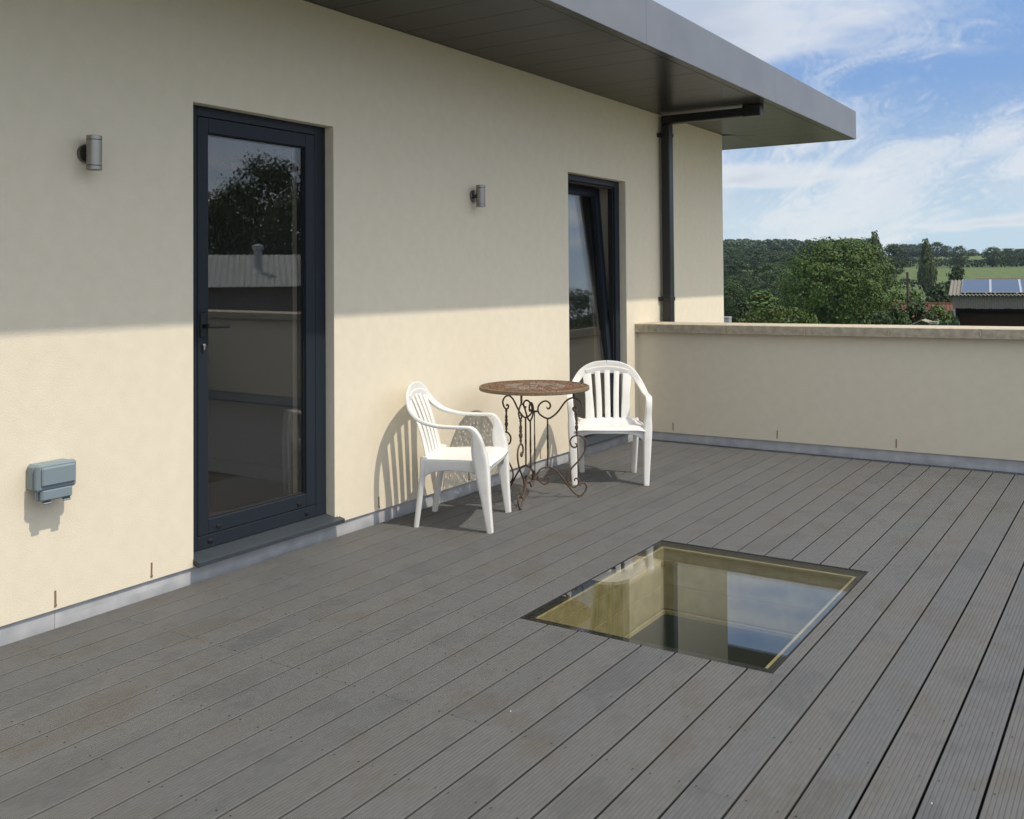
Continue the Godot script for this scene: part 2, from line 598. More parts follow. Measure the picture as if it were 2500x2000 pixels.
func metal_upstand(called: String, parent: Node, a: Vector3, along: Vector3, out: Vector3, joints: Array, rise: float, sd: int) -> void:
	# thin metal sheets, slightly buckled, one mesh for each length between two joints
	var n := noise(sd, 1.5, 2)
	for j in joints.size() - 1:
		var s0: float = joints[j]
		var s1: float = joints[j + 1] - 0.0015
		var b := MB.new()
		var cols := maxi(4, int((s1 - s0) / 0.05))
		var y0 := -0.03
		for i in cols:
			for k in 4:
				var pts: Array = []
				for c in [[i, k], [i + 1, k], [i + 1, k + 1], [i, k + 1]]:
					var s: float = s0 + (s1 - s0) * c[0] / cols
					var t: float = c[1] / 4.0
					var y: float = lerpf(y0, SKIRT + 0.01 + rise * s, t)
					var buckle: float = n.get_noise_2d(s, t * 0.5) * 0.0045 * sin(PI * clampf(t, 0.0, 1.0))
					pts.append(a + along * s + out * buckle + Vector3(0, y, 0))
				if along.cross(Vector3.UP).dot(out) > 0:
					b.quad(pts[0], pts[1], pts[2], pts[3])
				else:
					b.quad(pts[1], pts[0], pts[3], pts[2])
		part(called, b, M.zinc, parent)


func make_house() -> void:
	var house := base("house")
	tag(house, "cream rendered house with dark flat roof edge and two grey glazed doors", "house")
	var dr := [1.719, 2.757, 0.0885, 2.471]
	var wd := [5.608, 6.696, 0.0885, 2.4455]
	var b := MB.new()
	wall_cells(b, [-6.0, dr[0], dr[1], wd[0], wd[1], PAR_X + 0.1], [SKIRT, dr[2], wd[3], dr[3], SOFFIT - 0.002], 0.0, -0.35, [dr, wd], [true, false, true, true])
	wall_cells(b, [PAR_X + 0.1, WALL_END], [-3.5, SOFFIT - 0.002], 0.0, -0.35, [], [true, true, true, true])
	# end and back walls
	b.quad(Vector3(WALL_END, -3.5, -0.35), Vector3(WALL_END, -3.5, -8.0), Vector3(WALL_END, SOFFIT, -8.0), Vector3(WALL_END, SOFFIT, -0.35))
	b.box(Vector3(-6.0, -3.5, -8.3), Vector3(WALL_END, SOFFIT - 0.002, -8.0))
	b.box(Vector3(-6.3, -3.5, -8.3), Vector3(-6.002, SOFFIT - 0.002, 0.0))
	part("wall", b, M.render, house)
	glazed_door(house, dr[0], dr[1], dr[3], 0.0, "closed glazed door with lever handle and wide glass")
	glazed_door(house, wd[0], wd[1], wd[3], deg_to_rad(4.3), "glazed door tilted inwards at its top")

	# roof: slab, fascia panels with open joints, soffit planks with mitred corner
	b = MB.new()
	b.box(Vector3(-7.0, SOFFIT + 0.03, -9.0), Vector3(EAVE_X - 0.012, SOFFIT + 0.335, EAVE_Z - 0.012))
	part("roof", b, M.fascia, house)
	var fas := Node3D.new()
	fas.name = "fascia"
	house.add_child(fas)
	var fx := [-7.0, -4.0, -1.1, 1.79, 4.66, 7.507, 10.35, EAVE_X]
	for i in fx.size() - 1:
		bx("fascia_panel", Vector3(fx[i] + 0.0015, SOFFIT, EAVE_Z - 0.010), Vector3(fx[i + 1] - 0.0015, SOFFIT + 0.339, EAVE_Z), M.fascia, fas, 0.0015)
	var fz := [EAVE_Z - 0.0115, -1.7, -4.6, -7.5, -9.0]
	for i in fz.size() - 1:
		bx("fascia_panel", Vector3(EAVE_X - 0.010, SOFFIT, fz[i + 1] + 0.0015), Vector3(EAVE_X, SOFFIT + 0.339, fz[i] - 0.0015), M.fascia, fas, 0.0015)
	var tr := EAVE_Z - 1.112
	var sof := Node3D.new()
	sof.name = "soffit"
	house.add_child(sof)
	var tx := [-7.0, -1.1, 1.79, 4.66, 7.507, EAVE_X - tr]
	for i in tx.size() - 1:
		bx("edge_trim", Vector3(tx[i] + 0.0015, SOFFIT + 0.001, EAVE_Z - tr), Vector3(tx[i + 1] - 0.0015, SOFFIT + 0.014, EAVE_Z - 0.0105), M.soffit, sof, 0.001)
	bx("edge_trim", Vector3(EAVE_X - tr, SOFFIT + 0.001, -8.8), Vector3(EAVE_X - 0.0105, SOFFIT + 0.014, EAVE_Z - 0.0105), M.soffit, sof, 0.001)
	# planks across the eave; the corner is mitred from the wall's corner to the roof's
	var cx := EAVE_X - tr
	var cz := EAVE_Z - tr
	var dirm := Vector2(cx - WALL_END, cz).normalized()
	var x := 3.765
	while x > -6.8:
		x -= 0.335
	while x < cx:
		var a := x + 0.003
		var e := minf(x + 0.335 - 0.0015, cx)
		soffit_plank(sof, [Vector2(a, 0.001 if a < WALL_END else mitre(a, cx, cz)), Vector2(e, 0.001 if e < WALL_END else mitre(e, cx, cz)), Vector2(e, cz - 0.004), Vector2(a, cz - 0.004)])
		x += 0.335
	var z := 0.77
	while z > -8.4:
		var hi := minf(z + 0.328, cz) - 0.0015
		var lo := z + 0.003
		var l := WALL_END + 0.002 if lo < 0.0 else imitre(lo, cx, cz)
		var l2 := WALL_END + 0.002 if hi < 0.0 else imitre(hi, cx, cz)
		soffit_plank(sof, [Vector2(l, lo), Vector2(cx - 0.004, lo), Vector2(cx - 0.004, hi), Vector2(l2, hi)])
		z -= 0.328

	# square downpipe: along under the soffit, then down the wall
	var dp := Node3D.new()
	dp.name = "downpipe"
	house.add_child(dp)
	bx("outlet", Vector3(7.435, 3.072, 0.88), Vector3(7.545, SOFFIT - 0.001, 1.06), M.pipe, dp, 0.006)
	bx("branch_pipe", Vector3(7.442, 3.079, 0.03), Vector3(7.538, 3.163, 0.88), M.pipe, dp, 0.008)
	bx("pipe", Vector3(7.440, -3.4, 0.03), Vector3(7.540, 3.077, 0.12), M.pipe, dp, 0.008)
	for y in [2.969, 1.322, -0.8]:
		bx("bracket", Vector3(7.405, y - 0.02, 0.001), Vector3(7.575, y + 0.02, 0.028), M.pipe, dp, 0.003)
		bx("bracket", Vector3(7.432, y - 0.02, 0.028), Vector3(7.548, y + 0.02, 0.124), M.pipe, dp, 0.003)

	# metal upstand below the render, set back from its edge
	metal_upstand("upstand_sheet", house, Vector3(0, 0, -0.014), Vector3.RIGHT, Vector3.BACK, [-6.0, -1.6, 0.97, 3.35, 6.164, PAR_X + 0.013], 0.0, 5)
	# weep vents above it
	for p in [[0.464, 0.0], [0.964, 0.01], [1.468, -0.015], [3.158, 0.02], [4.14, 0.09], [5.125, 0.10]]:
		var v := MB.new()
		v.xf = Transform3D(Basis(Vector3.BACK, p[1]), Vector3(p[0], 0.128, 0.0))
		v.box(Vector3(-0.005, -0.034, -0.004), Vector3(0.005, 0.034, 0.003), 0.002)
		v.box(Vector3(-0.006, -0.037, -0.004), Vector3(0.006, -0.027, 0.006), 0.002)
		part("weep_vent", v, M.vent, house)


func mitre(x: float, cx: float, cz: float) -> float:
	return cz * (x - WALL_END) / (cx - WALL_END) + 0.003


func imitre(z: float, cx: float, cz: float) -> float:
	return WALL_END + (cx - WALL_END) * z / cz + 0.003


func soffit_plank(parent: Node, p: Array) -> void:
	var b := MB.new()
	var y0 := SOFFIT + rng.randf_range(0.0, 0.0008)
	var y1 := SOFFIT + 0.012
	var q: Array = []
	for c in p:
		q.append(Vector3(c.x, 0, c.y))
	var up := Vector3(0, y1, 0)
	var dn := Vector3(0, y0, 0)
	b.quad(q[0] + dn, q[1] + dn, q[2] + dn, q[3] + dn)
	b.quad(q[3] + up, q[2] + up, q[1] + up, q[0] + up)
	for k in 4:
		var e: Vector3 = q[k]
		var f: Vector3 = q[(k + 1) % 4]
		b.quad(e + up, f + up, f + dn, e + dn)
	part("soffit_plank", b, M.soffit, parent)


func make_rooms() -> void:
	# the rooms behind the glass, closed boxes with thickness
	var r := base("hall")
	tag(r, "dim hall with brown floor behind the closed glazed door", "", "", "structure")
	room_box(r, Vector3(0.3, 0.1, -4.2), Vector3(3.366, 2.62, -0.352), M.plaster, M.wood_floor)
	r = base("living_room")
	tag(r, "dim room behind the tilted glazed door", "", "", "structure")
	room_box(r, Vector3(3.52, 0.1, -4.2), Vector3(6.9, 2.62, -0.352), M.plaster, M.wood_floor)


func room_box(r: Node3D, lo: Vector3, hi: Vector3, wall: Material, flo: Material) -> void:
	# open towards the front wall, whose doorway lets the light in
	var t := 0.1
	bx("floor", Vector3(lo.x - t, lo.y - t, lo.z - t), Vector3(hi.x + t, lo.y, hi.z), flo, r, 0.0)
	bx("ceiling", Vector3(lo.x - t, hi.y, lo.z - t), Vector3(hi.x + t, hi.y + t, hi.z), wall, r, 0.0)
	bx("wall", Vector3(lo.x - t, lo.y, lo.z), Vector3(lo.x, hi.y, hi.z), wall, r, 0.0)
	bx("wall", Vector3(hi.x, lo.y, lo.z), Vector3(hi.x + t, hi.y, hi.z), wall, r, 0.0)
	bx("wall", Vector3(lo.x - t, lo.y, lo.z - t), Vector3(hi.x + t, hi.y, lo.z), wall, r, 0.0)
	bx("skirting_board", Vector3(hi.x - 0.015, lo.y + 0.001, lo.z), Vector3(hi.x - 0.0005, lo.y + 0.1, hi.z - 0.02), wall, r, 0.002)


# ------------------------------------------------------------------ the terrace

# One ridged board of unit length along x, from z 0 to its width; y 0 is the top of the ridges.
func board_mesh(width: float) -> ArrayMesh:
	var b := MB.new()
	var full := PITCH - GAP
	var ridges := int(round(10.0 * width / full))
	var p := width / ridges
	var prof: Array = [Vector2(0.009, -0.0215), Vector2(0.009, -0.0065), Vector2(0.0, -0.0065)]
	for i in ridges:
		var z := i * p
		var d := 0.0022
		if i == 0:
			prof.append(Vector2(z, -0.0018))
			prof.append(Vector2(z + 0.0018, 0.0))
		else:
			prof.append(Vector2(z + 0.0012, -d))
			prof.append(Vector2(z + 0.0018, -0.0004))
			prof.append(Vector2(z + 0.0026, 0.0))
		if i == ridges - 1:
			prof.append(Vector2(width - 0.0018, 0.0))
			prof.append(Vector2(width, -0.0018))
		else:
			prof.append(Vector2(z + p - 0.0018, 0.0))
			prof.append(Vector2(z + p - 0.0010, -0.0004))
			prof.append(Vector2(z + p - 0.0004, -d))
	prof.append(Vector2(width, -0.0065))
	prof.append(Vector2(width - 0.009, -0.0065))
	prof.append(Vector2(width - 0.009, -0.0215))
	for i in prof.size():
		var u: Vector2 = prof[i]
		var v: Vector2 = prof[(i + 1) % prof.size()]
		b.quad(Vector3(0, u.y, u.x), Vector3(0, v.y, v.x), Vector3(1, v.y, v.x), Vector3(1, u.y, u.x))
	for x in [0.0, 1.0]:
		var q := [Vector3(x, -0.0215, 0.009), Vector3(x, -0.0215, width - 0.009), Vector3(x, -0.0022, width - 0.0002), Vector3(x, -0.0022, 0.0002)]
		if x == 0.0:
			b.quad(q[0], q[1], q[2], q[3])
		else:
			b.quad(q[3], q[2], q[1], q[0])
		for i in ridges:                     # ends of the ridges
			var z0 := i * p + 0.0028
			var z1 := (i + 1) * p - 0.0010
			var e := [Vector3(x, -0.0022, z0), Vector3(x, -0.0022, z1), Vector3(x, -0.0003, z1), Vector3(x, -0.0003, z0)]
			if x == 0.0:
				b.quad(e[0], e[1], e[2], e[3])
			else:
				b.quad(e[3], e[2], e[1], e[0])
	return b.mesh()


func make_deck() -> void:
	var deck := base("deck")
	tag(deck, "grey ridged composite decking boards of the terrace", "", "", "structure")
	var w := PITCH - GAP
	var full := board_mesh(w)
	var strip_w := GAP0 + 10 * PITCH - GAP * 0.5 - (SKY_Z1 + 0.004)
	var strip := board_mesh(strip_w)
	var x_end := PAR_X + 0.008
	var spots: Array = []
	for k in range(-9, 32):
		var z0 := GAP0 + k * PITCH + GAP * 0.5
		# butt joints fall on one joist in every second row
		var joints: Array = [-3.6]
		var x: float = 1.2 if (k + 40) % 2 == 0 else -1.4
		while x < x_end - 0.5:
			joints.append(x)
			x += 7.5
		joints.append(x_end)
		for j in joints.size() - 1:
			var runs: Array = [[joints[j] + 0.0006, joints[j + 1] - 0.0006]]
			if k >= 2 and k <= 9:
				var cut: Array = []
				for r in runs:
					if r[1] <= SKY_X0 or r[0] >= SKY_X1:
						cut.append(r)
						continue
					if r[0] < SKY_X0 - 0.01:
						cut.append([r[0], SKY_X0 - 0.002])
					if r[1] > SKY_X1 + 0.01:
						cut.append([SKY_X1 + 0.002, r[1]])
				runs = cut
			for r in runs:
				var o := put("board", full, M.deck[rng.randi_range(0, 3)], deck)
				o.position = Vector3(r[0], rng.randf_range(-0.0004, 0.0), z0)
				o.scale = Vector3(r[1] - r[0], 1, 1)
		var jx := -3.13
		while jx < x_end:
			for dz in [0.022, 0.119]:
				var sx := jx + rng.randf_range(-0.006, 0.006)
				var sz: float = z0 + dz + rng.randf_range(-0.003, 0.003)
				if not (sx > SKY_X0 - 0.01 and sx < SKY_X1 + 0.01 and sz > SKY_Z0 - 0.01 and sz < SKY_Z1 + 0.01):
					spots.append(Vector3(sx, 0.0, sz))
			jx += 0.4335
	var s := put("board", strip, M.deck[1], deck)
	s.position = Vector3(SKY_X0 - 0.001, 0, SKY_Z1 + 0.004)
	s.scale = Vector3(SKY_X1 - SKY_X0 + 0.002, 1, 1)
	# dark screw heads sunk in the boards, too small to pick apart
	var b := MB.new()
	for p in spots:
		var i := b.vert(p + Vector3(0, 0.0006, 0), Vector3.UP)
		for t in 8:
			var a := TAU * t / 8
			b.vert(p + Vector3(cos(a) * 0.0034, 0.0006, sin(a) * 0.0034), Vector3.UP)
		for t in 8:
			b.tri(i, i + 1 + (t + 1) % 8, i + 1 + t)
	tag(part("screws", b, M.screw, deck), "", "", "", "stuff")
	# waterproof sheet under the boards, with the skylight's opening
	var roof := base("roof_membrane")
	tag(roof, "black roofing sheet under the deck boards", "", "", "structure")
	var y0 := -0.30
	var y1 := -0.045
	bx("sheet", Vector3(-3.8, y0, -0.01), Vector3(PAR_X + 0.02, y1, SKY_Z0 - 0.012), M.membrane, roof, 0.0)
	bx("sheet", Vector3(-3.8, y0, SKY_Z1 + 0.012), Vector3(PAR_X + 0.02, y1, 6.5), M.membrane, roof, 0.0)
	bx("sheet", Vector3(-3.8, y0, SKY_Z0 - 0.012), Vector3(SKY_X0 - 0.012, y1, SKY_Z1 + 0.012), M.membrane, roof, 0.0)
	bx("sheet", Vector3(SKY_X1 + 0.012, y0, SKY_Z0 - 0.012), Vector3(PAR_X + 0.02, y1, SKY_Z1 + 0.012), M.membrane, roof, 0.0)
	# the room under the terrace
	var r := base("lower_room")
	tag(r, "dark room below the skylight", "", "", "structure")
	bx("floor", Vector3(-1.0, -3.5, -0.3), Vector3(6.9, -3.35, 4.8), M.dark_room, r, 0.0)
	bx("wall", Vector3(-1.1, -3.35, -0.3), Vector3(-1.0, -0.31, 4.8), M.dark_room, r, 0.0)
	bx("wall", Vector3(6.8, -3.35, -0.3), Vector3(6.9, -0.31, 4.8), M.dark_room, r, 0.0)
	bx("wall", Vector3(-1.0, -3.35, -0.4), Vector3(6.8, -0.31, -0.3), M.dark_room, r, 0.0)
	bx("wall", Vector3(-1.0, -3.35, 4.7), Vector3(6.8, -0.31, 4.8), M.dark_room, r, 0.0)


func make_parapets() -> void:
	var p := base("parapet", Vector3(PAR_X, 0, 0))
	tag(p, "low cream rendered parapet wall with stone coping at the terrace end", "wall")
	var b := MB.new()
	var z1 := 6.78
	var t := 0.333
	# wall face rises a little along z with the coping
	var lo := func(z: float) -> float: return SKIRT + SLOPE * z
	var hi := func(z: float) -> float: return 1.012 + SLOPE * z
	b.quad(Vector3(0, lo.call(0.0), 0.0), Vector3(0, lo.call(z1), z1), Vector3(0, hi.call(z1), z1), Vector3(0, hi.call(0.0), 0.0))
	b.quad(Vector3(t, -3.5, z1), Vector3(t, -3.5, 0.0), Vector3(t, hi.call(0.0), 0.0), Vector3(t, hi.call(z1), z1))
	b.quad(Vector3(0, lo.call(0.0), 0.0), Vector3(0.03, lo.call(0.0), 0.0), Vector3(0.03, lo.call(z1), z1), Vector3(0, lo.call(z1), z1))
	b.quad(Vector3(0.03, -3.5, 0.0), Vector3(0.03, -3.5, z1), Vector3(0.03, lo.call(z1), z1), Vector3(0.03, lo.call(0.0), 0.0))
	b.quad(Vector3(0, -3.5, z1), Vector3(t, -3.5, z1), Vector3(t, hi.call(z1), z1), Vector3(0, hi.call(z1), z1))
	part("wall", b, M.render, p)
	var joints := [0.001, 0.236, 0.925, 1.620, 2.313, 3.009, 3.702, 4.395, 5.09, 5.785, 6.48, 6.82]
	for i in joints.size() - 1:
		var z0: float = joints[i] + (0.003 if i > 0 else 0.0)
		var ze: float = joints[i + 1] - 0.003
		var c := MB.new()
		c.xf = Transform3D(Basis(Vector3.RIGHT, -atan(SLOPE)), Vector3(0, 1.0145 + rng.randf_range(-0.0008, 0.0008), 0))
		c.box(Vector3(-0.064 + rng.randf_range(-0.001, 0.001), 0, z0), Vector3(0.391, 0.0835, ze), 0.005)
		part("coping_stone", c, M.coping, p)
		if i > 0:
			c = MB.new()
			c.xf = Transform3D(Basis(Vector3.RIGHT, -atan(SLOPE)), Vector3(0, 1.0145, 0))
			c.box(Vector3(-0.0655, 0.001, z0 - 0.0062), Vector3(0.388, 0.0830, z0 + 0.0002), 0.0)
			part("mortar_joint", c, M.mortar, p)
	metal_upstand("upstand_sheet", p, Vector3(0.014, 0, 0), Vector3.BACK, Vector3.LEFT, [-0.013, 0.8, 3.1, 5.4, 6.4], SLOPE, 6)
	for z in [[0.358, 0.0], [1.35, 0.0], [2.35, 0.0], [3.35, 0.0]]:
		var v := MB.new()
		v.xf = Transform3D(Basis(Vector3.RIGHT, 0.02), Vector3(0, 0.135 + SLOPE * z[0], z[0]))
		v.box(Vector3(-0.003, -0.036, -0.0045), Vector3(0.004, 0.036, 0.0045), 0.002)
		part("weep_vent", v, M.vent, p)
	# the long parapet on the sunny side, which the door's glass mirrors
	var q := base("parapet", Vector3(0, 0, 6.42))
	tag(q, "long cream parapet wall mirrored as a pale line in the door glass", "wall")
	bx("wall", Vector3(-3.8, -3.5, 0), Vector3(PAR_X - 0.002, 0.958, 0.333), M.render, q, 0.0)
	var x := -3.8
	while x < PAR_X - 0.8:
		bx("coping_stone", Vector3(x + 0.002, 0.960, -0.05), Vector3(x + 0.692, 1.015, 0.39), M.coping, q, 0.005)
		x += 0.695


func make_skylight() -> void:
	var s := base("skylight", Vector3((SKY_X0 + SKY_X1) * 0.5, 0, (SKY_Z0 + SKY_Z1) * 0.5))
	tag(s, "flush glass skylight set in the decking over a yellow timber lined shaft", "skylight")
	var o := -s.position
	var b := MB.new()
	b.xf.origin = o
	var g := 0.007
	var in_x0 := 2.236
	var in_x1 := 3.640
	var in_z0 := 1.745
	var in_z1 := 2.812
	# dark ledge that carries the glass
	b.box(Vector3(SKY_X0 + 0.0005, -0.06, SKY_Z0 + 0.0005), Vector3(in_x0 + 0.006, -0.019, SKY_Z1 - 0.0005), 0.0)
	b.box(Vector3(in_x1 + 0.016, -0.06, SKY_Z0 + 0.0005), Vector3(SKY_X1 - 0.0005, -0.019, SKY_Z1 - 0.0005), 0.0)
	b.box(Vector3(in_x0 + 0.006, -0.06, SKY_Z0 + 0.0005), Vector3(in_x1 + 0.016, -0.019, in_z0 - 0.016), 0.0)
	b.box(Vector3(in_x0 + 0.006, -0.06, in_z1 + 0.016), Vector3(in_x1 + 0.016, -0.019, SKY_Z1 - 0.0005), 0.0)
	part("frame", b, M.frame_dark, s)
	b = MB.new()
	b.xf.origin = o
	b.quad(Vector3(SKY_X0 + g, -0.004, SKY_Z1 - g), Vector3(SKY_X1 - g, -0.004, SKY_Z1 - g), Vector3(SKY_X1 - g, -0.004, SKY_Z0 + g), Vector3(SKY_X0 + g, -0.004, SKY_Z0 + g))
	part("pane", b, M.sky_pane, s)
	b = MB.new()
	b.xf.origin = o
	b.quad(Vector3(SKY_X0 + g, -0.0165, SKY_Z1 - g), Vector3(SKY_X1 - g, -0.0165, SKY_Z1 - g), Vector3(SKY_X1 - g, -0.0165, SKY_Z0 + g), Vector3(SKY_X0 + g, -0.0165, SKY_Z0 + g))
	part("pane", b, M.sky_pane, s)
	# rubber edge round the glass
	b = MB.new()
	b.xf.origin = o
	for e in [[SKY_X0, SKY_X0 + g, SKY_Z0, SKY_Z1], [SKY_X1 - g, SKY_X1, SKY_Z0, SKY_Z1], [SKY_X0 + g, SKY_X1 - g, SKY_Z0, SKY_Z0 + g], [SKY_X0 + g, SKY_X1 - g, SKY_Z1 - g, SKY_Z1]]:
		b.box(Vector3(e[0], -0.0185, e[2]), Vector3(e[1], -0.003, e[3]), 0.0)
	part("rubber_edge", b, M.gasket, s)
	# the lining, board by board
	var ys := [-0.021, -0.092, -0.232, -0.372]
	for i in 3:
		var y1: float = ys[i] - (0.0015 if i else 0.0)
		var y0: float = ys[i + 1] + 0.0015
		bxo(s, "lining_board", Vector3(in_x0, y0, in_z0 - 0.015), Vector3(in_x1, y1, in_z0), M.lining, o)
		bxo(s, "lining_board", Vector3(in_x0, y0, in_z1), Vector3(in_x1, y1, in_z1 + 0.015), M.lining, o)
		bxo(s, "lining_board", Vector3(in_x1, y0, in_z0 - 0.015), Vector3(in_x1 + 0.015, y1, in_z1 + 0.015), M.lining, o)
		bxo(s, "lining_board", Vector3(in_x0 - 0.015, y0, in_z0 - 0.015), Vector3(in_x0, minf(y1, -0.0615), in_z1 + 0.015), M.lining, o)
	for y in [-0.379, -0.391]:
		bxo(s, "moulding", Vector3(in_x0, y - 0.010, in_z0 - 0.02), Vector3(in_x1, y, in_z0 + 0.006), M.lining, o)
		bxo(s, "moulding", Vector3(in_x1 - 0.006, y - 0.010, in_z0 + 0.0065), Vector3(in_x1 + 0.02, y, in_z1), M.lining, o)


func bxo(parent: Node, called: String, lo: Vector3, hi: Vector3, mat: Material, o: Vector3) -> void:
	bx(called, lo + o, hi + o, mat, parent, 0.0015)


func wall_light(at: Vector3, label: String) -> void:
	var l := base("wall_light", at)
	tag(l, label, "wall light", "steel up-and-down wall lights")
	var b := MB.new()
	b.xf = Transform3D(Basis(Vector3.RIGHT, PI / 2), Vector3.ZERO)
	b.lathe([Vector2(0.044, 0.0), Vector2(0.044, 0.016), Vector2(0.042, 0.019), Vector2(0.0, 0.019)], 32)
	part("back_plate", b, M.steel_dark, l)
	b = MB.new()
	b.xf = Transform3D(Basis(Vector3.RIGHT, PI / 2), Vector3(0, 0, 0.018))
	b.lathe([Vector2(0.013, 0.0), Vector2(0.013, 0.02)], 16)
	part("stem", b, M.steel_dark, l)
	b = MB.new()
	b.xf.origin = Vector3(0, 0, 0.068)
	b.lathe([Vector2(0.030, -0.058), Vector2(0.0335, -0.058), Vector2(0.0335, 0.058), Vector2(0.030, 0.058)], 32)
	part("body", b, M.steel, l)
	for s in [-1.0, 1.0]:
		b = MB.new()
		b.xf = Transform3D(Basis(Vector3.RIGHT, 0.0 if s > 0 else PI), Vector3(0, 0, 0.068))
		b.lathe([Vector2(0.0335, 0.0605), Vector2(0.0345, 0.0615), Vector2(0.0345, 0.078), Vector2(0.0335, 0.079), Vector2(0.027, 0.079), Vector2(0.026, 0.07)], 32)
		part("rim", b, M.steel, l)
		b = MB.new()
		b.xf = Transform3D(Basis(Vector3.RIGHT, 0.0 if s > 0 else PI), Vector3(0, 0, 0.068))
		b.lathe([Vector2(0.0265, 0.0705), Vector2(0.0, 0.0705)], 24)
		part("lens", b, M.black, l)


func make_socket_box() -> void:
	var s := base("socket_box", Vector3(0.914, 0.67, 0))
	tag(s, "grey weatherproof electrical socket box on the wall left of the closed door", "socket box")
	var o := -s.position
	bxo2(s, "back_box", Vector3(0.824, 0.630, 0.0), Vector3(1.003, 0.748, 0.062), M.box_grey, o, 0.012)
	bxo2(s, "cover_rim", Vector3(0.820, 0.634, 0.064), Vector3(1.007, 0.752, 0.098), M.box_grey, o, 0.010)
	bxo2(s, "lid", Vector3(0.836, 0.656, 0.096), Vector3(0.994, 0.738, 0.110), M.box_grey, o, 0.009)
	bxo2(s, "cable_flap", Vector3(0.843, 0.590, 0.070), Vector3(0.987, 0.640, 0.0975), M.box_grey, o, 0.007)
	bxo2(s, "cable_skirt", Vector3(0.834, 0.588, 0.050), Vector3(0.990, 0.636, 0.068), M.box_grey, o, 0.006)
	for x in [0.852, 0.944]:
		bxo2(s, "cable_entry", Vector3(x, 0.583, 0.074), Vector3(x + 0.034, 0.5905, 0.094), M.box_dark, o, 0.003)
		bxo2(s, "catch", Vector3(x - 0.002, 0.576, 0.086), Vector3(x + 0.036, 0.584, 0.097), M.box_grey, o, 0.003)


func bxo2(parent: Node, called: String, lo: Vector3, hi: Vector3, mat: Material, o: Vector3, bev: float) -> void:
	bx(called, lo + o, hi + o, mat, parent, bev)


# ------------------------------------------------------------------ furniture

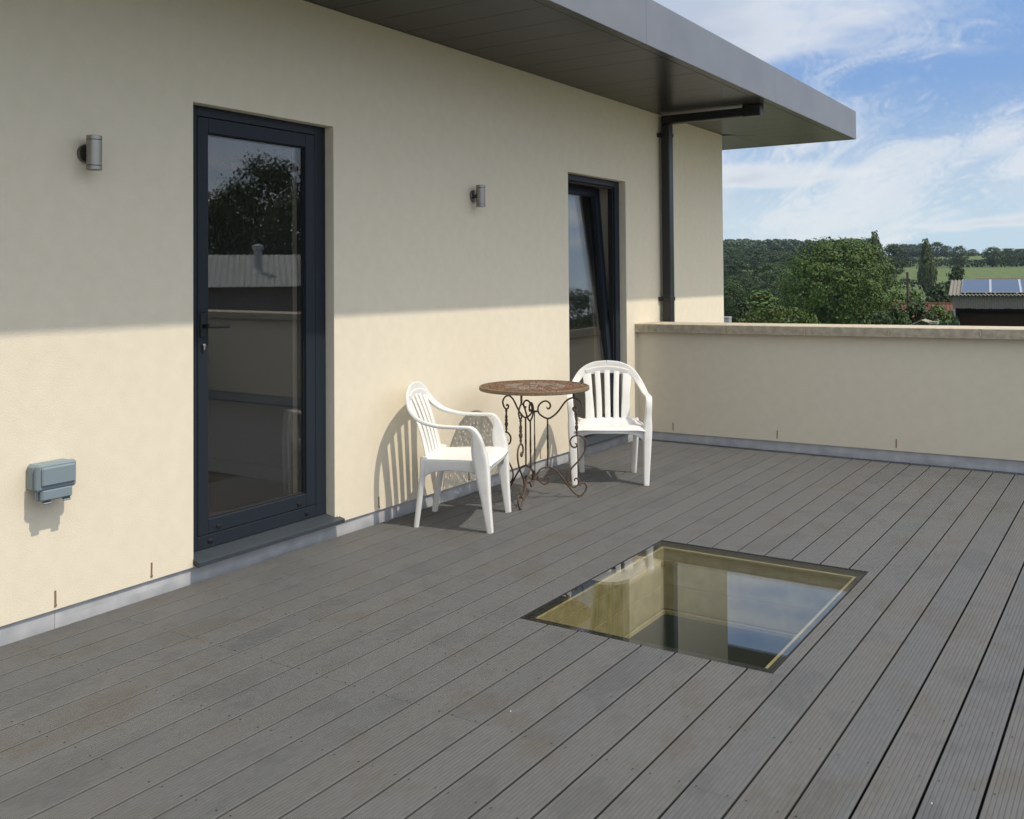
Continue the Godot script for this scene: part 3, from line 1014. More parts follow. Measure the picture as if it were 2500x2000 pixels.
func make_chair() -> Node3D:
	# origin on the floor, seat facing +z
	var c := base("plastic_chair")
	# one side of the hoop, arm and front leg, from the middle of the back's top to the front foot
	var cp: Array = [Vector3(0, 0.848, -0.335), Vector3(0.105, 0.836, -0.331), Vector3(0.19, 0.792, -0.318), Vector3(0.246, 0.722, -0.286), Vector3(0.275, 0.668, -0.215), Vector3(0.288, 0.640, -0.10), Vector3(0.296, 0.636, 0.03), Vector3(0.297, 0.630, 0.118), Vector3(0.294, 0.578, 0.150), Vector3(0.288, 0.50, 0.160), Vector3(0.281, 0.40, 0.178), Vector3(0.273, 0.20, 0.202), Vector3(0.265, 0.0, 0.225)]
	var ca: Array = [Vector3(0, 1, 0), Vector3(0.35, 0.94, 0), Vector3(0.72, 0.68, 0), Vector3(0.93, 0.33, 0.1), Vector3(0.98, 0.15, 0.1), Vector3(1, 0, 0), Vector3(1, 0, 0), Vector3(1, 0, 0), Vector3(1, 0, 0), Vector3(1, 0, 0), Vector3(1, 0, 0), Vector3(1, 0, 0), Vector3(1, 0, 0)]
	var cw: Array = [0.062, 0.062, 0.060, 0.054, 0.050, 0.048, 0.048, 0.048, 0.048, 0.050, 0.066, 0.054, 0.040]
	var ct: Array = [0.016, 0.016, 0.018, 0.021, 0.022, 0.020, 0.020, 0.025, 0.056, 0.088, 0.094, 0.060, 0.038]
	var n := 5
	var p := smooth(cp, n)
	var a := smooth(ca, n)
	var w := smooth(cw, n)
	var t := smooth(ct, n)
	var frame := MB.new()
	for s in [1.0, -1.0]:
		var ps: Array = []
		var az: Array = []
		for i in p.size():
			ps.append(Vector3(p[i].x * s, p[i].y, p[i].z))
			az.append(Vector3(a[i].x * s, a[i].y, a[i].z))
		frame.sweep(ps, az, w, t, 16, 5.0, false, false, 0, 4 * n)
		var b := MB.new()
		b.sweep(ps, az, w, t, 16, 5.0, false, false, 4 * n, 8 * n)
		part("armrest", b, M.plastic, c)
		b = MB.new()
		b.sweep(ps, az, w, t, 16, 5.0, false, true, 8 * n, 12 * n)
		# side apron between the legs, arched
		var ap: Array = smooth([Vector3(0.272 * s, 0.392, 0.165), Vector3(0.262 * s, 0.394, 0.06), Vector3(0.250 * s, 0.392, -0.08), Vector3(0.236 * s, 0.374, -0.20)], 6)
		var aa: Array = []
		var aw: Array = []
		var at: Array = []
		for i in ap.size():
			var f := float(i) / (ap.size() - 1)
			aa.append(Vector3(0, 1, 0))
			aw.append(0.062 + 0.05 * pow(absf(2.0 * f - 1.0), 3.0))
			at.append(0.014)
		b.sweep(ap, aa, aw, at, 10, 4.0)
		part("leg", b, M.plastic, c)
		b = MB.new()
		var lp: Array = smooth([Vector3(0.212 * s, 0.432, -0.208), Vector3(0.222 * s, 0.39, -0.210), Vector3(0.219 * s, 0.30, -0.218), Vector3(0.212 * s, 0.15, -0.240), Vector3(0.205 * s, 0.0, -0.262)], 5)
		var la: Array = []
		var lw: Array = []
		var lt: Array = []
		for i in lp.size():
			var f := float(i) / (lp.size() - 1)
			la.append(Vector3(0.93 * s, 0, 0.3))
			lw.append(lerpf(0.050, 0.038, f))
			lt.append(lerpf(0.046, 0.032, f))
		b.sweep(lp, la, lw, lt, 12, 3.4)
		part("leg", b, M.plastic, c)
	# solid band across the top of the slats
	var tp: Array = []
	var ta: Array = []
	var tw: Array = []
	var tt: Array = []
	for i in 13:
		var f := (i - 6) / 6.0
		tp.append(Vector3(0.165 * f, 0.806 - 0.022 * f * f, -0.328 + 0.014 * f * f))
		ta.append(Vector3(0, 1, 0.1))
		tw.append(0.058 - 0.010 * f * f)
		tt.append(0.012)
	frame.sweep(tp, ta, tw, tt, 10, 4.0)
	part("backrest_frame", frame, M.plastic, c)
	# five slats, the outer two wider
	var xs := [-0.140, -0.066, 0.0, 0.066, 0.140]
	for i in 5:
		var b := MB.new()
		var x: float = xs[i]
		var sp: Array = []
		var sa: Array = []
		var sw: Array = []
		var st: Array = []
		for k in 9:
			var f := k / 8.0
			var flare := 1.0 + 0.18 * f * f
			var wide := 0.060 if absf(x) > 0.1 else 0.044
			sp.append(Vector3(x * flare, lerpf(0.425, 0.80, f), -0.205 - 0.122 * f + 0.012 * sin(PI * f)))
			sa.append(Vector3.RIGHT)
			sw.append(wide + (0.014 * absf(2 * f - 1) if absf(x) > 0.1 else 0.0))
			st.append(0.011)
		b.sweep(sp, sa, sw, st, 10, 4.0)
		part("slat", b, M.plastic, c)
	# seat shell: dished, front lip rolled over, with a rim round it
	var b := MB.new()
	var g := 16
	var top: Array = []
	for j in g + 1:
		for i in g + 1:
			var u := 2.0 * i / g - 1.0
			var v := float(j) / g
			var half := lerpf(0.215, 0.262, smoothstep(0.0, 1.0, v))
			var z := lerpf(-0.222, 0.232 + 0.012 * (1 - u * u), v)
			var dish := 0.020 * (1 - u * u) * sin(PI * clampf(v * 0.9 + 0.05, 0, 1))
			var y := 0.432 - dish + 0.008 * v - 0.030 * pow(maxf(0.0, v - 0.8) / 0.2, 2.0) + 0.012 * (1.0 - u * u) * pow(maxf(0.0, 0.12 - v) / 0.12, 2.0)
			y -= 0.010 * pow(absf(u), 8.0)
			top.append(Vector3(u * half, y, z))
	shell(b, top, g, 0.010)
	part("seat", b, M.plastic, c)
	# lip under the front of the seat, sweeping into the legs
	b = MB.new()
	var fp: Array = []
	var fa: Array = []
	var fw: Array = []
	var ft: Array = []
	for i in 17:
		var f := (i - 8) / 8.0
		fp.append(Vector3(0.262 * f, 0.398 - 0.024 * pow(absf(f), 4.0), 0.232 - 0.045 * pow(absf(f), 3.0)))
		fa.append(Vector3(0, 1, 0))
		fw.append(0.034 + 0.085 * pow(absf(f), 5.0))
		ft.append(0.016)
	b.sweep(fp, fa, fw, ft, 10, 3.5)
	part("front_lip", b, M.plastic, c)
	return c


func shell(b: MB, top: Array, g: int, thick: float) -> void:
	var nr: Array = []
	for j in g + 1:
		for i in g + 1:
			var l: Vector3 = top[j * (g + 1) + maxi(i - 1, 0)]
			var r: Vector3 = top[j * (g + 1) + mini(i + 1, g)]
			var d: Vector3 = top[maxi(j - 1, 0) * (g + 1) + i]
			var u: Vector3 = top[mini(j + 1, g) * (g + 1) + i]
			nr.append((u - d).cross(r - l).normalized())
	for side in [1.0, -1.0]:
		var first := b.P.size()
		for k in top.size():
			b.vert(top[k] + (Vector3.ZERO if side > 0 else -nr[k] * thick), nr[k] * side)
		for j in g:
			for i in g:
				var q := first + j * (g + 1) + i
				if side > 0:
					b.tri(q, q + g + 1, q + g + 2); b.tri(q, q + g + 2, q + 1)
				else:
					b.tri(q, q + g + 2, q + g + 1); b.tri(q, q + 1, q + g + 2)
	var rim: Array = []
	for i in g: rim.append(i)
	for j in g: rim.append(j * (g + 1) + g)
	for i in g: rim.append(g * (g + 1) + g - i)
	for j in g: rim.append((g - j) * (g + 1))
	for k in rim.size():
		var p0: Vector3 = top[rim[k]]
		var p1: Vector3 = top[rim[(k + 1) % rim.size()]]
		b.quad(p0, p1, p1 - nr[rim[(k + 1) % rim.size()]] * thick, p0 - nr[rim[k]] * thick)


func ring(b: MB, c: Vector3, r: float, tube_r: float, segs := 14, sides := 6, flat := 1.0) -> void:
	var first := b.P.size()
	for i in segs:
		var a := TAU * i / segs
		var e := Vector3(cos(a), 0, sin(a))
		for k in sides:
			var t := TAU * k / sides
			b.vert(c + e * (r + tube_r * cos(t)) + Vector3(0, tube_r * flat * sin(t), 0), e * cos(t) + Vector3(0, sin(t), 0))
	for i in segs:
		for k in sides:
			var q := first + i * sides
			var q2 := first + ((i + 1) % segs) * sides
			var k2 := (k + 1) % sides
			b.tri(q + k, q + k2, q2 + k2)
			b.tri(q + k, q2 + k2, q2 + k)


func make_table() -> void:
	var t := base("garden_table", Vector3(4.212, 0, 0.515))
	tag(t, "round rusty wrought iron garden table with scroll legs between the chairs", "table")
	var H := 0.792
	# ornamental top: rim, hoops and a lace of small rings
	var top := Node3D.new()
	top.name = "tabletop"
	t.add_child(top)
	var R := 0.385
	var b := MB.new()
	b.lathe([Vector2(R - 0.012, H - 0.026), Vector2(R - 0.003, H - 0.026), Vector2(R, H - 0.022), Vector2(R, H - 0.004), Vector2(R - 0.004, H), Vector2(R - 0.016, H), Vector2(R - 0.016, H - 0.012), Vector2(R - 0.012, H - 0.026)], 72)
	part("rim", b, M.top_rust[1], top)
	var lace: Array = [MB.new(), MB.new(), MB.new(), MB.new()]
	var rr := [0.345, 0.295, 0.245, 0.196, 0.148, 0.102, 0.058]
	for i in rr.size():
		var per := int(TAU * rr[i] / 0.047)
		for k in per:
			var a := TAU * (k + 0.5 * (i % 2)) / per
			var c := Vector3(cos(a) * rr[i], H - 0.006 + rng.randf_range(-0.001, 0.001), sin(a) * rr[i])
			var which: int = 3 if rr[i] < 0.2 and rng.randf() < 0.6 else [0, 0, 0, 1, 2][rng.randi_range(0, 4)]
			ring(lace[which], c, 0.0185, 0.0055, 12, 6, 0.9)
			ring(lace[(which + 1) % 3], c, 0.0065, 0.0048, 8, 5, 0.9)
		if i > 0:
			ring(lace[0], Vector3(0, H - 0.008, 0), (rr[i] + rr[i - 1]) * 0.5, 0.0052, 64, 6, 0.9)
	ring(lace[3], Vector3(0, H - 0.006, 0), 0.02, 0.012, 20, 6, 0.6)
	for k in 24:                               # short spokes fill the chinks
		var a := TAU * k / 24
		lace[1].tube([Vector3(cos(a) * 0.03, H - 0.011, sin(a) * 0.03), Vector3(cos(a + 0.05) * 0.372, H - 0.011, sin(a + 0.05) * 0.372)], [0.0042], 5)
	for i in 4:
		tag(part("lacework", lace[i], M.top_rust[i], top), "", "", "", "stuff")
	# three scrolled legs, drawn in the plane of radius and height
	var upper := [[0.089, 0.640], [0.092, 0.629], [0.104, 0.628], [0.114, 0.642], [0.110, 0.664], [0.087, 0.681], [0.057, 0.676], [0.030, 0.650], [0.026, 0.615], [0.044, 0.585], [0.096, 0.559], [0.139, 0.578], [0.176, 0.613], [0.214, 0.663], [0.245, 0.689], [0.282, 0.698], [0.319, 0.682], [0.341, 0.650], [0.328, 0.613], [0.304, 0.600], [0.284, 0.608], [0.278, 0.625], [0.292, 0.634], [0.301, 0.622]]
	var ess := [[0.290, 0.377], [0.300, 0.373], [0.302, 0.358], [0.284, 0.349], [0.262, 0.366], [0.256, 0.401], [0.280, 0.427], [0.320, 0.432], [0.357, 0.409], [0.371, 0.366], [0.353, 0.307], [0.309, 0.249], [0.265, 0.206], [0.237, 0.162], [0.234, 0.121], [0.255, 0.084], [0.286, 0.073], [0.311, 0.090], [0.315, 0.115], [0.301, 0.132], [0.285, 0.127], [0.285, 0.115]]
	var bot := [[0.078, 0.146], [0.090, 0.150], [0.102, 0.135], [0.090, 0.112], [0.061, 0.106], [0.034, 0.127], [0.019, 0.163], [0.028, 0.195], [0.056, 0.215], [0.099, 0.221], [0.142, 0.202], [0.185, 0.156], [0.227, 0.100], [0.264, 0.050], [0.298, 0.020], [0.332, 0.014], [0.363, 0.043], [0.371, 0.075], [0.354, 0.098], [0.329, 0.095], [0.323, 0.078]]
	for deg in [46.0, 166.0, 286.0]:
		var leg := Node3D.new()
		leg.name = "leg"
		t.add_child(leg, true)
		leg.rotation.y = -deg_to_rad(deg)
		for spec in [["upper_scroll", upper], ["middle_scroll", ess], ["foot_scroll", bot]]:
			b = MB.new()
			var pts: Array = []
			for q in spec[1]:
				pts.append(Vector3(q[0], q[1], 0))
			pts = smooth(pts, 4)
			var rad: Array = []
			for i in pts.size():
				var e := mini(i, pts.size() - 1 - i)
				rad.append(0.0062 if e > 5 else 0.0048)
			b.tube(pts, rad, 8)
			part(spec[0], b, M.iron, leg)
		b = MB.new()                           # turned baluster
		b.xf.origin = Vector3(0.303, 0, 0)
		b.lathe([Vector2(0.004, 0.430), Vector2(0.009, 0.436), Vector2(0.005, 0.446), Vector2(0.010, 0.456), Vector2(0.007, 0.466), Vector2(0.011, 0.480), Vector2(0.014, 0.492), Vector2(0.010, 0.503), Vector2(0.007, 0.510), Vector2(0.012, 0.518), Vector2(0.008, 0.528), Vector2(0.011, 0.545), Vector2(0.007, 0.560), Vector2(0.006, 0.578), Vector2(0.010, 0.588), Vector2(0.006, 0.600), Vector2(0.002, 0.604)], 10)
		part("baluster", b, M.iron, leg)
		b = MB.new()                           # inner rod with a twist
		var rp: Array = []
		var ra: Array = []
		var rw: Array = []
		for i in 41:
			var y := lerpf(0.222, 0.560, i / 40.0)
			rp.append(Vector3(0.0935, y, 0))
			var tw := clampf((y - 0.33) / 0.12, 0.0, 1.0) * TAU * 0.5
			ra.append(Vector3(cos(tw), 0, sin(tw)))
			rw.append(0.0115 if absf(y - 0.39) < 0.055 else 0.010)
		b.sweep(rp, ra, rw, rw, 8, 6.0)
		part("rod", b, M.iron, leg)
		b = MB.new()
		b.box(Vector3(0.276, 0.700, -0.006), Vector3(0.290, H - 0.013, 0.006), 0.001)
		b.box(Vector3(0.268, H - 0.018, -0.010), Vector3(0.385, H - 0.0135, 0.010), 0.001)
		part("bracket", b, M.iron, leg)
		b = MB.new()                           # foot pad
		b.xf.origin = Vector3(0.316, 0, 0)
		b.lathe([Vector2(0.0, 0.0), Vector2(0.011, 0.0), Vector2(0.013, 0.004), Vector2(0.009, 0.010), Vector2(0.0, 0.014)], 10)
		part("foot", b, M.iron, leg)
	# hoop that ties the legs, and the middle rod
	b = MB.new()
	for y in [0.612, 0.165]:
		ring(b, Vector3(0, y, 0), 0.022, 0.005, 18, 6)
	part("tie_ring", b, M.iron, t)
	b = MB.new()
	var mp: Array = []
	var ma: Array = []
	var mw: Array = []
	for i in 41:
		var y := lerpf(0.165, 0.612, i / 40.0)
		mp.append(Vector3(0.0, y, 0))
		var tw := clampf((y - 0.30) / 0.16, 0.0, 1.0) * TAU
		ma.append(Vector3(cos(tw), 0, sin(tw)))
		mw.append(0.0095 if absf(y - 0.38) < 0.07 else 0.0065)
	b.sweep(mp, ma, mw, mw, 8, 6.0)
	part("middle_rod", b, M.iron, t)


# ------------------------------------------------------------------ the country round about

func terrain(x: float, z: float) -> float:
	var d := Vector2(x, z).length()
	var K := [[0.0, -3.5], [80.0, -3.6], [130.0, -5.0], [180.0, -4.6], [260.0, -2.4], [420.0, 3.4], [700.0, 14.5], [900.0, 15.5], [1600.0, 10.0], [9000.0, 10.0]]
	var y := 10.0
	for i in K.size() - 1:
		if d <= K[i + 1][0]:
			y = lerpf(K[i][1], K[i + 1][1], (d - K[i][0]) / (K[i + 1][0] - K[i][0]))
			break
	var w := clampf((d - 150.0) / 250.0, 0.0, 1.0)
	return y + 1.2 * w * sin(x * 0.011 + 1.0) * sin(z * 0.017)


func make_ground() -> void:
	var b := MB.new()
	b.colored = true
	var radii: Array = [0.0, 15.0, 30.0, 50.0, 70.0, 80.0, 100.0, 130.0, 155.0, 180.0, 220.0, 260.0, 300.0, 340.0, 380.0, 425.0, 470.0, 520.0, 570.0, 630.0, 700.0, 800.0, 900.0, 1200.0, 1600.0, 3000.0]
	var segs := 144
	var first: Array = []
	# fields: each sector and ring has its own crop
	var yard := Color(0.30, 0.28, 0.25)
	var pasture := Color(0.085, 0.13, 0.03)
	var crops := [Color(1.0, 1.0, 1.0), Color(0.82, 0.95, 0.80), Color(1.12, 1.06, 0.9), Color(0.75, 0.92, 0.85)]
	for i in radii.size() - 1:
		for k in segs:
			var f := 0
			if radii[i] >= 425.0:
				f = (int(k / 7) * 5 + int(i / 3) * 3) % 4
			elif radii[i] >= 260.0:
				f = 2 if int(k / 12) % 3 != 1 else 0
			var crop: Color = crops[f]
			b.col = yard if radii[i] < 50.0 else Color(pasture.r * crop.r, pasture.g * crop.g, pasture.b * crop.b)
			var q: Array = []
			for c in [[i, k], [i + 1, k], [i + 1, k + 1], [i, k + 1]]:
				var a: float = TAU * c[1] / segs
				var x: float = radii[c[0]] * cos(a)
				var z: float = radii[c[0]] * sin(a)
				q.append(Vector3(x, terrain(x, z), z))
			var nn: Array = []
			for p in q:
				var e := 4.0
				nn.append(Vector3(terrain(p.x - e, p.z) - terrain(p.x + e, p.z), 2.0 * e, terrain(p.x, p.z - e) - terrain(p.x, p.z + e)).normalized())
			var s := b.P.size()
			for j in 4:
				b.vert(q[j], nn[j])
			b.tri(s, s + 3, s + 2)
			b.tri(s, s + 2, s + 1)
	var g := part("ground", b, M.grass)
	tag(g, "green rolling fields and pasture round the house", "", "", "structure")


func leaf_quad(b: MB, p: Vector3, n: Vector3, size: float, r: RandomNumberGenerator) -> void:
	var a := n.cross(Vector3(r.randfn(), r.randfn(), r.randfn())).normalized()
	if a.length_squared() < 0.5:
		a = Vector3.RIGHT
	var c := n.cross(a).normalized()
	var l := size * r.randf_range(0.7, 1.3)
	var i := b.vert(p - a * l * 0.5, n)
	b.vert(p - c * l * 0.32, n)
	b.vert(p + a * l * 0.5, n)
	b.vert(p + c * l * 0.32, n)
	b.tri(i, i + 1, i + 2)
	b.tri(i, i + 2, i + 3)


# Leaves in clumps spread through a crown. shape(v) gives the radius at height v in 0..1; the mesh is wide x high.
func crown(sd: int, wide: float, high: float, low: float, clumps: int, per: int, leaf: float, green: Color, form: int) -> ArrayMesh:
	var r := RandomNumberGenerator.new()
	r.seed = sd
	var b := MB.new()
	b.colored = true
	var lump := noise(sd, 1.1, 3)
	for k in clumps:
		var v := r.randf()
		var prof := 0.0
		if form == 0:
			prof = pow(sin(PI * clampf(0.10 + 0.86 * v, 0, 1)), 0.62)          # round headed
		elif form == 1:
			prof = pow(clampf(v * 6.0, 0, 1), 0.7) * pow(1.0 - v, 0.55) * 1.15 # poplar
		else:
			prof = pow(clampf(1.0 - v * v, 0, 1), 0.5)                         # bush, leafy to the ground
		var a := r.randf() * TAU
		var inout := pow(r.randf(), 0.42)
		var bulge := 1.0 + 0.34 * lump.get_noise_3d(cos(a) * 1.6, v * 2.6, sin(a) * 1.6)
		var rad := wide * 0.5 * prof * inout * bulge
		var c := Vector3(cos(a) * rad, low + (high - low) * v * (1.0 + 0.10 * lump.get_noise_3d(cos(a) * 2.0, 7.0, sin(a) * 2.0)), sin(a) * rad)
		var cr := wide * (0.085 if form != 1 else 0.16) * r.randf_range(0.7, 1.35)
		var out := (c - Vector3(0, low + (high - low) * 0.4, 0)).normalized()
		var tone := r.randf_range(0.72, 1.25)
		for i in per:
			var off := Vector3(clampf(r.randfn(), -1.7, 1.7), clampf(r.randfn(), -1.6, 1.6) * 0.62, clampf(r.randfn(), -1.7, 1.7)) * cr * 0.55
			var n := (out * 0.55 + off.normalized() * 0.75 + Vector3(r.randfn(), r.randfn() + 0.3, r.randfn()) * 0.38).normalized()
			var t := tone * r.randf_range(0.85, 1.15)
			b.col = Color(green.r * t * r.randf_range(0.85, 1.2), green.g * t, green.b * t * r.randf_range(0.7, 1.2))
			leaf_quad(b, c + off, n, leaf, r)
	return b.mesh()


func trunk_mesh(high: float, r0: float) -> ArrayMesh:
	var b := MB.new()
	b.tube([Vector3(0, -0.1 * high, 0), Vector3(0.01, 0.25 * high, 0.01), Vector3(-0.01, 0.55 * high, 0.0), Vector3(0, 0.85 * high, 0)], [r0 * 1.2, r0, r0 * 0.7, r0 * 0.25], 8)
	for k in 5:
		var a := TAU * k / 5.0
		var y := high * (0.30 + 0.08 * k)
		b.tube([Vector3(0, y, 0), Vector3(cos(a) * 0.14 * high, y + 0.14 * high, sin(a) * 0.14 * high), Vector3(cos(a) * 0.24 * high, y + 0.3 * high, sin(a) * 0.24 * high)], [r0 * 0.55, r0 * 0.35, r0 * 0.12], 6)
	return b.mesh()


func plant(called: String, at: Vector3, size: Vector3, cr: Mesh, tr: Mesh, turn: float, label: String, category: String, group := "") -> Node3D:
	var t := base(called, at, turn)
	var c := put("crown", cr, M.leaf, t)
	c.scale = size
	if tr:
		var k := put("trunk", tr, M.bark, t)
		k.scale = size
	return tag(t, label, category, group)


func hedge(p0: Vector2, p1: Vector2, high: float, wide: float, leaf: float, per_m: float, green: Color, sd: int, label: String) -> void:
	var r := RandomNumberGenerator.new()
	r.seed = sd
	var b := MB.new()
	b.colored = true
	var l := p0.distance_to(p1)
	var o := Vector3(p0.x, terrain(p0.x, p0.y), p0.y)
	var lump := noise(sd, 0.12, 2)
	for k in int(l * per_m):
		var s := r.randf()
		var p := p0.lerp(p1, s) + Vector2(r.randfn(), r.randfn()) * wide * 0.28
		var h := high * (0.85 + 0.5 * lump.get_noise_1d(s * l))
		var y := h * pow(r.randf(), 0.6)
		var t := r.randf_range(0.7, 1.3)
		b.col = Color(green.r * t, green.g * t * r.randf_range(0.9, 1.1), green.b * t)
		var n := Vector3(r.randfn(), r.randfn() + 0.8, r.randfn()).normalized()
		leaf_quad(b, Vector3(p.x, terrain(p.x, p.y) + y, p.y) - o, n, leaf, r)
	var m := part("hedge", b, M.leaf)
	m.position = o
	tag(m, label, "hedge", "hedges")


func make_trees() -> void:
	var dark := Color(0.024, 0.046, 0.014)
	var green := Color(0.034, 0.064, 0.016)
	var fresh := Color(0.066, 0.115, 0.022)
	var broad: Array = []
	for i in 4:
		broad.append(crown(100 + i, 1.0, 1.0, 0.10, 260, 20, 0.046, [green, dark, green, Color(0.030, 0.058, 0.018)][i], 0))
	var bush: Array = []
	for i in 3:
		bush.append(crown(120 + i, 1.0, 1.0, 0.0, 190, 14, 0.075, [fresh, dark, green][i], 2))
	var poplar := crown(131, 1.0, 1.0, 0.10, 240, 12, 0.11, Color(0.055, 0.08, 0.028), 1)
	var trunk := trunk_mesh(1.0, 0.035)
	var hero := crown(7, 9.9, 7.75, 0.6, 560, 60, 0.21, Color(0.060, 0.104, 0.020), 0)
	var hero_trunk := trunk_mesh(7.0, 0.3)
	plant("tree", Vector3(80.6, terrain(80.6, -17.5), -17.5), Vector3.ONE, hero, hero_trunk, 0.4, "big round bright green tree, largest in view beyond the parapet", "tree")
	var slope := "dark green tree on the wooded slope left of the big tree"
	# kind, x, z, height, width, label, group
	var list := [
		[0, 373.1, -135.9, 9.2, 12.6, slope], [1, 357.4, -120.4, 8.4, 13.5, slope], [2, 331.7, -102.8, 8.0, 11.0, slope], [3, 285.2, -83.8, 7.2, 8.8, slope],
		[1, 233.1, -82.0, 7.4, 7.9, slope], [0, 216.5, -69.0, 7.2, 8.2, slope], [2, 147.8, -53.1, 5.8, 4.6, slope], [3, 158.7, -52.4, 5.6, 6.2, slope],
		[1, 140.8, -42.9, 5.2, 5.4, slope], [0, 110.9, -37.6, 5.2, 3.6, slope], [2, 208.1, -62.5, 6.2, 6.9, slope], [3, 314.5, -90.5, 6.9, 8.3, slope],
		[1, 279.0, -102.1, 5.2, 7.5, slope], [0, 190.0, -66.5, 5.5, 6.5, slope], [2, 176.0, -52.0, 5.4, 6.0, slope], [3, 128.0, -45.5, 5.0, 4.5, slope], [1, 120.0, -36.5, 4.6, 4.6, slope],
		[2, 250.0, -78.0, 6.5, 8.0, slope], [0, 180.0, -60.0, 5.0, 6.0, slope], [3, 262.0, -95.0, 5.5, 8.0, slope],
		[5, 193.5, -39.9, 12.8, 3.4, "tall ragged poplar rising just right of the big tree"],
		[1, 321.4, -63.3, 9.9, 8.6, "dark tree behind the poplar beside the big tree"], [3, 242.7, -49.0, 7.4, 5.0, "lower dark tree at the big tree's right shoulder"],
		[5, 224.8, -36.3, 11.4, 3.6, "tall narrow poplar standing alone in the green field"],
		[0, 413.7, -58.2, 8.4, 6.4, "single round tree in the hedge right of the lone poplar"],
		[2, 425.3, -47.7, 7.6, 8.0, "leftmost of the three trees above the barn roof"], [3, 445.8, -44.5, 7.0, 8.2, "middle one of the three trees above the barn roof"], [1, 466.1, -42.0, 6.4, 10.0, "rightmost of the three trees above the barn roof"],
		[1, 626.1, -120.7, 8.6, 9.6, "leftmost of the six small trees along the far ridge"], [3, 636.8, -118.1, 8.6, 9.8, "second from left of the six small far ridge trees"], [0, 628.0, -110.8, 9.2, 10.6, "third from left of the six small far ridge trees"], [1, 639.3, -104.4, 9.4, 10.2, "fourth from left of the six small far ridge trees"], [3, 640.2, -99.0, 7.4, 8.0, "fifth from left of the six small far ridge trees"], [0, 671.9, -89.4, 4.5, 6.6, "smallest and rightmost of the six far ridge trees"],
		[6, 85.5, -25.6, 3.9, 4.3, "bright green bush left below the big tree"], [7, 73.6, -23.2, 3.1, 2.2, "small dark bush at the house corner below the slope"],
		[7, 146.7, -18.5, 7.4, 3.2, "olive bushy tree just left above the barn roof"], [7, 100.9, -13.3, 4.4, 3.2, "dark round bush left of the barn"],
		[6, 108.1, -18.5, 4.1, 2.8, "pale green bush behind the telegraph pole, left one"], [6, 111.4, -17.4, 4.2, 3.2, "pale green bush behind the telegraph pole, right one"], [8, 105.1, -12.8, 4.6, 2.0, "narrow bush touching the barn's left corner"],
		[8, 55.2, -7.6, 3.3, 2.1, "dark bush left of the telegraph pole above the coping"], [7, 57.4, -6.9, 3.5, 2.4, "dark bush right of the telegraph pole above the coping"], [6, 59.5, -6.2, 3.2, 2.0, "green bush in front of the low red roof"],
		[7, 47.2, -6.7, 3.2, 1.7, "low dark bush under the big tree's right side"], [8, 61.6, -5.9, 2.8, 1.5, "low bush against the barn corner"], [8, 45.1, -7.0, 3.1, 1.5, "low bush under the big tree's middle"],
		[6, 40.6, -8.4, 3.35, 1.0, "leafy sprig of shrub above the coping, left one"], [6, 38.8, -7.4, 3.3, 0.8, "leafy sprig of shrub above the coping, right one"],
	]
	for e in list:
		var k: int = e[0]
		var x: float = e[1]
		var z: float = e[2]
		var turn: float = x * 1.7 + z
		var at := Vector3(x, terrain(x, z), z)
		var grp := ""
		if e[5] == slope: grp = "trees on the wooded slope"
		elif String(e[5]).contains("ridge"): grp = "trees on the far ridge"
		if k < 4:
			plant("tree", at, Vector3(e[4] * 1.1, e[3], e[4] * 1.1), broad[k], trunk, turn, e[5], "tree", grp)
		elif k == 5:
			plant("poplar_tree", at, Vector3(e[4] * 1.0, e[3], e[4] * 1.0), poplar, trunk, turn, e[5], "tree", grp)
		else:
			plant("bush", at, Vector3(e[4] * 1.1, e[3], e[4] * 1.1), bush[k - 6], null, turn, e[5], "bush", grp)
	# trees on the sunny side, mirrored in the door glass
	var fine := crown(151, 1.0, 1.0, 0.08, 520, 34, 0.022, Color(0.036, 0.06, 0.018), 0)
	var mirrored := "tall dark tree behind the outbuilding, seen only mirrored in glass"
	for e in [[36.0, 36.0, 11.4, 7.0, 1], [36.7, 39.6, 10.2, 6.5, 0], [36.8, 42.6, 9.8, 6.0, 3], [34.8, 33.0, 9.2, 6.5, 1], [35.0, 30.0, 7.5, 6.0, 2], [32.0, 45.0, 8.6, 7.0, 0], [60.0, 30.0, 8.5, 5.0, 1]]:
		plant("tree", Vector3(e[0], terrain(e[0], e[1]), e[1]), Vector3(e[3], e[2], e[3]), fine, trunk, e[0] * 1.3 + e[1], mirrored, "tree", "trees mirrored in the glass")
	# far woods that read as one mass
	var far := crown(140, 1.0, 1.0, 0.05, 70, 9, 0.13, Color(0.034, 0.062, 0.022), 0)
	wood("woodland", far, 520, 12.6, 25.0, 560.0, 760.0, 9.0, "dark wood covering the far hill left of the big tree", 3)
	wood("woodland", far, 260, -62.0, -14.0, 240.0, 420.0, 9.0, "belt of trees across the valley, mirrored in the tilted door", 4)
	var hg := Color(0.028, 0.05, 0.014)
	hedge(Vector2(254.2, -56.0), Vector2(257.8, -26.0), 2.3, 2.4, 0.8, 26.0, hg, 61, "dark field hedge crossing low behind the telegraph pole")
	hedge(Vector2(414.0, -86.0), Vector2(427.5, -26.0), 2.6, 3.0, 1.1, 22.0, hg, 62, "long dark hedge between the bright field and the upper fields")
	hedge(Vector2(517.0, -106.0), Vector2(527.0, -36.0), 2.0, 3.0, 1.3, 14.0, hg, 63, "thin hedge line across the upper fields")
	hedge(Vector2(674.0, -138.0), Vector2(686.5, -50.0), 2.2, 3.0, 1.6, 12.0, hg, 64, "hedge along the skyline of the far ridge")
	hedge(Vector2(40.4, -12.6), Vector2(41.5, -8.7), 3.45, 0.9, 0.16, 900.0, Color(0.062, 0.092, 0.02), 65, "clipped olive green hedge just above the coping by the house corner")


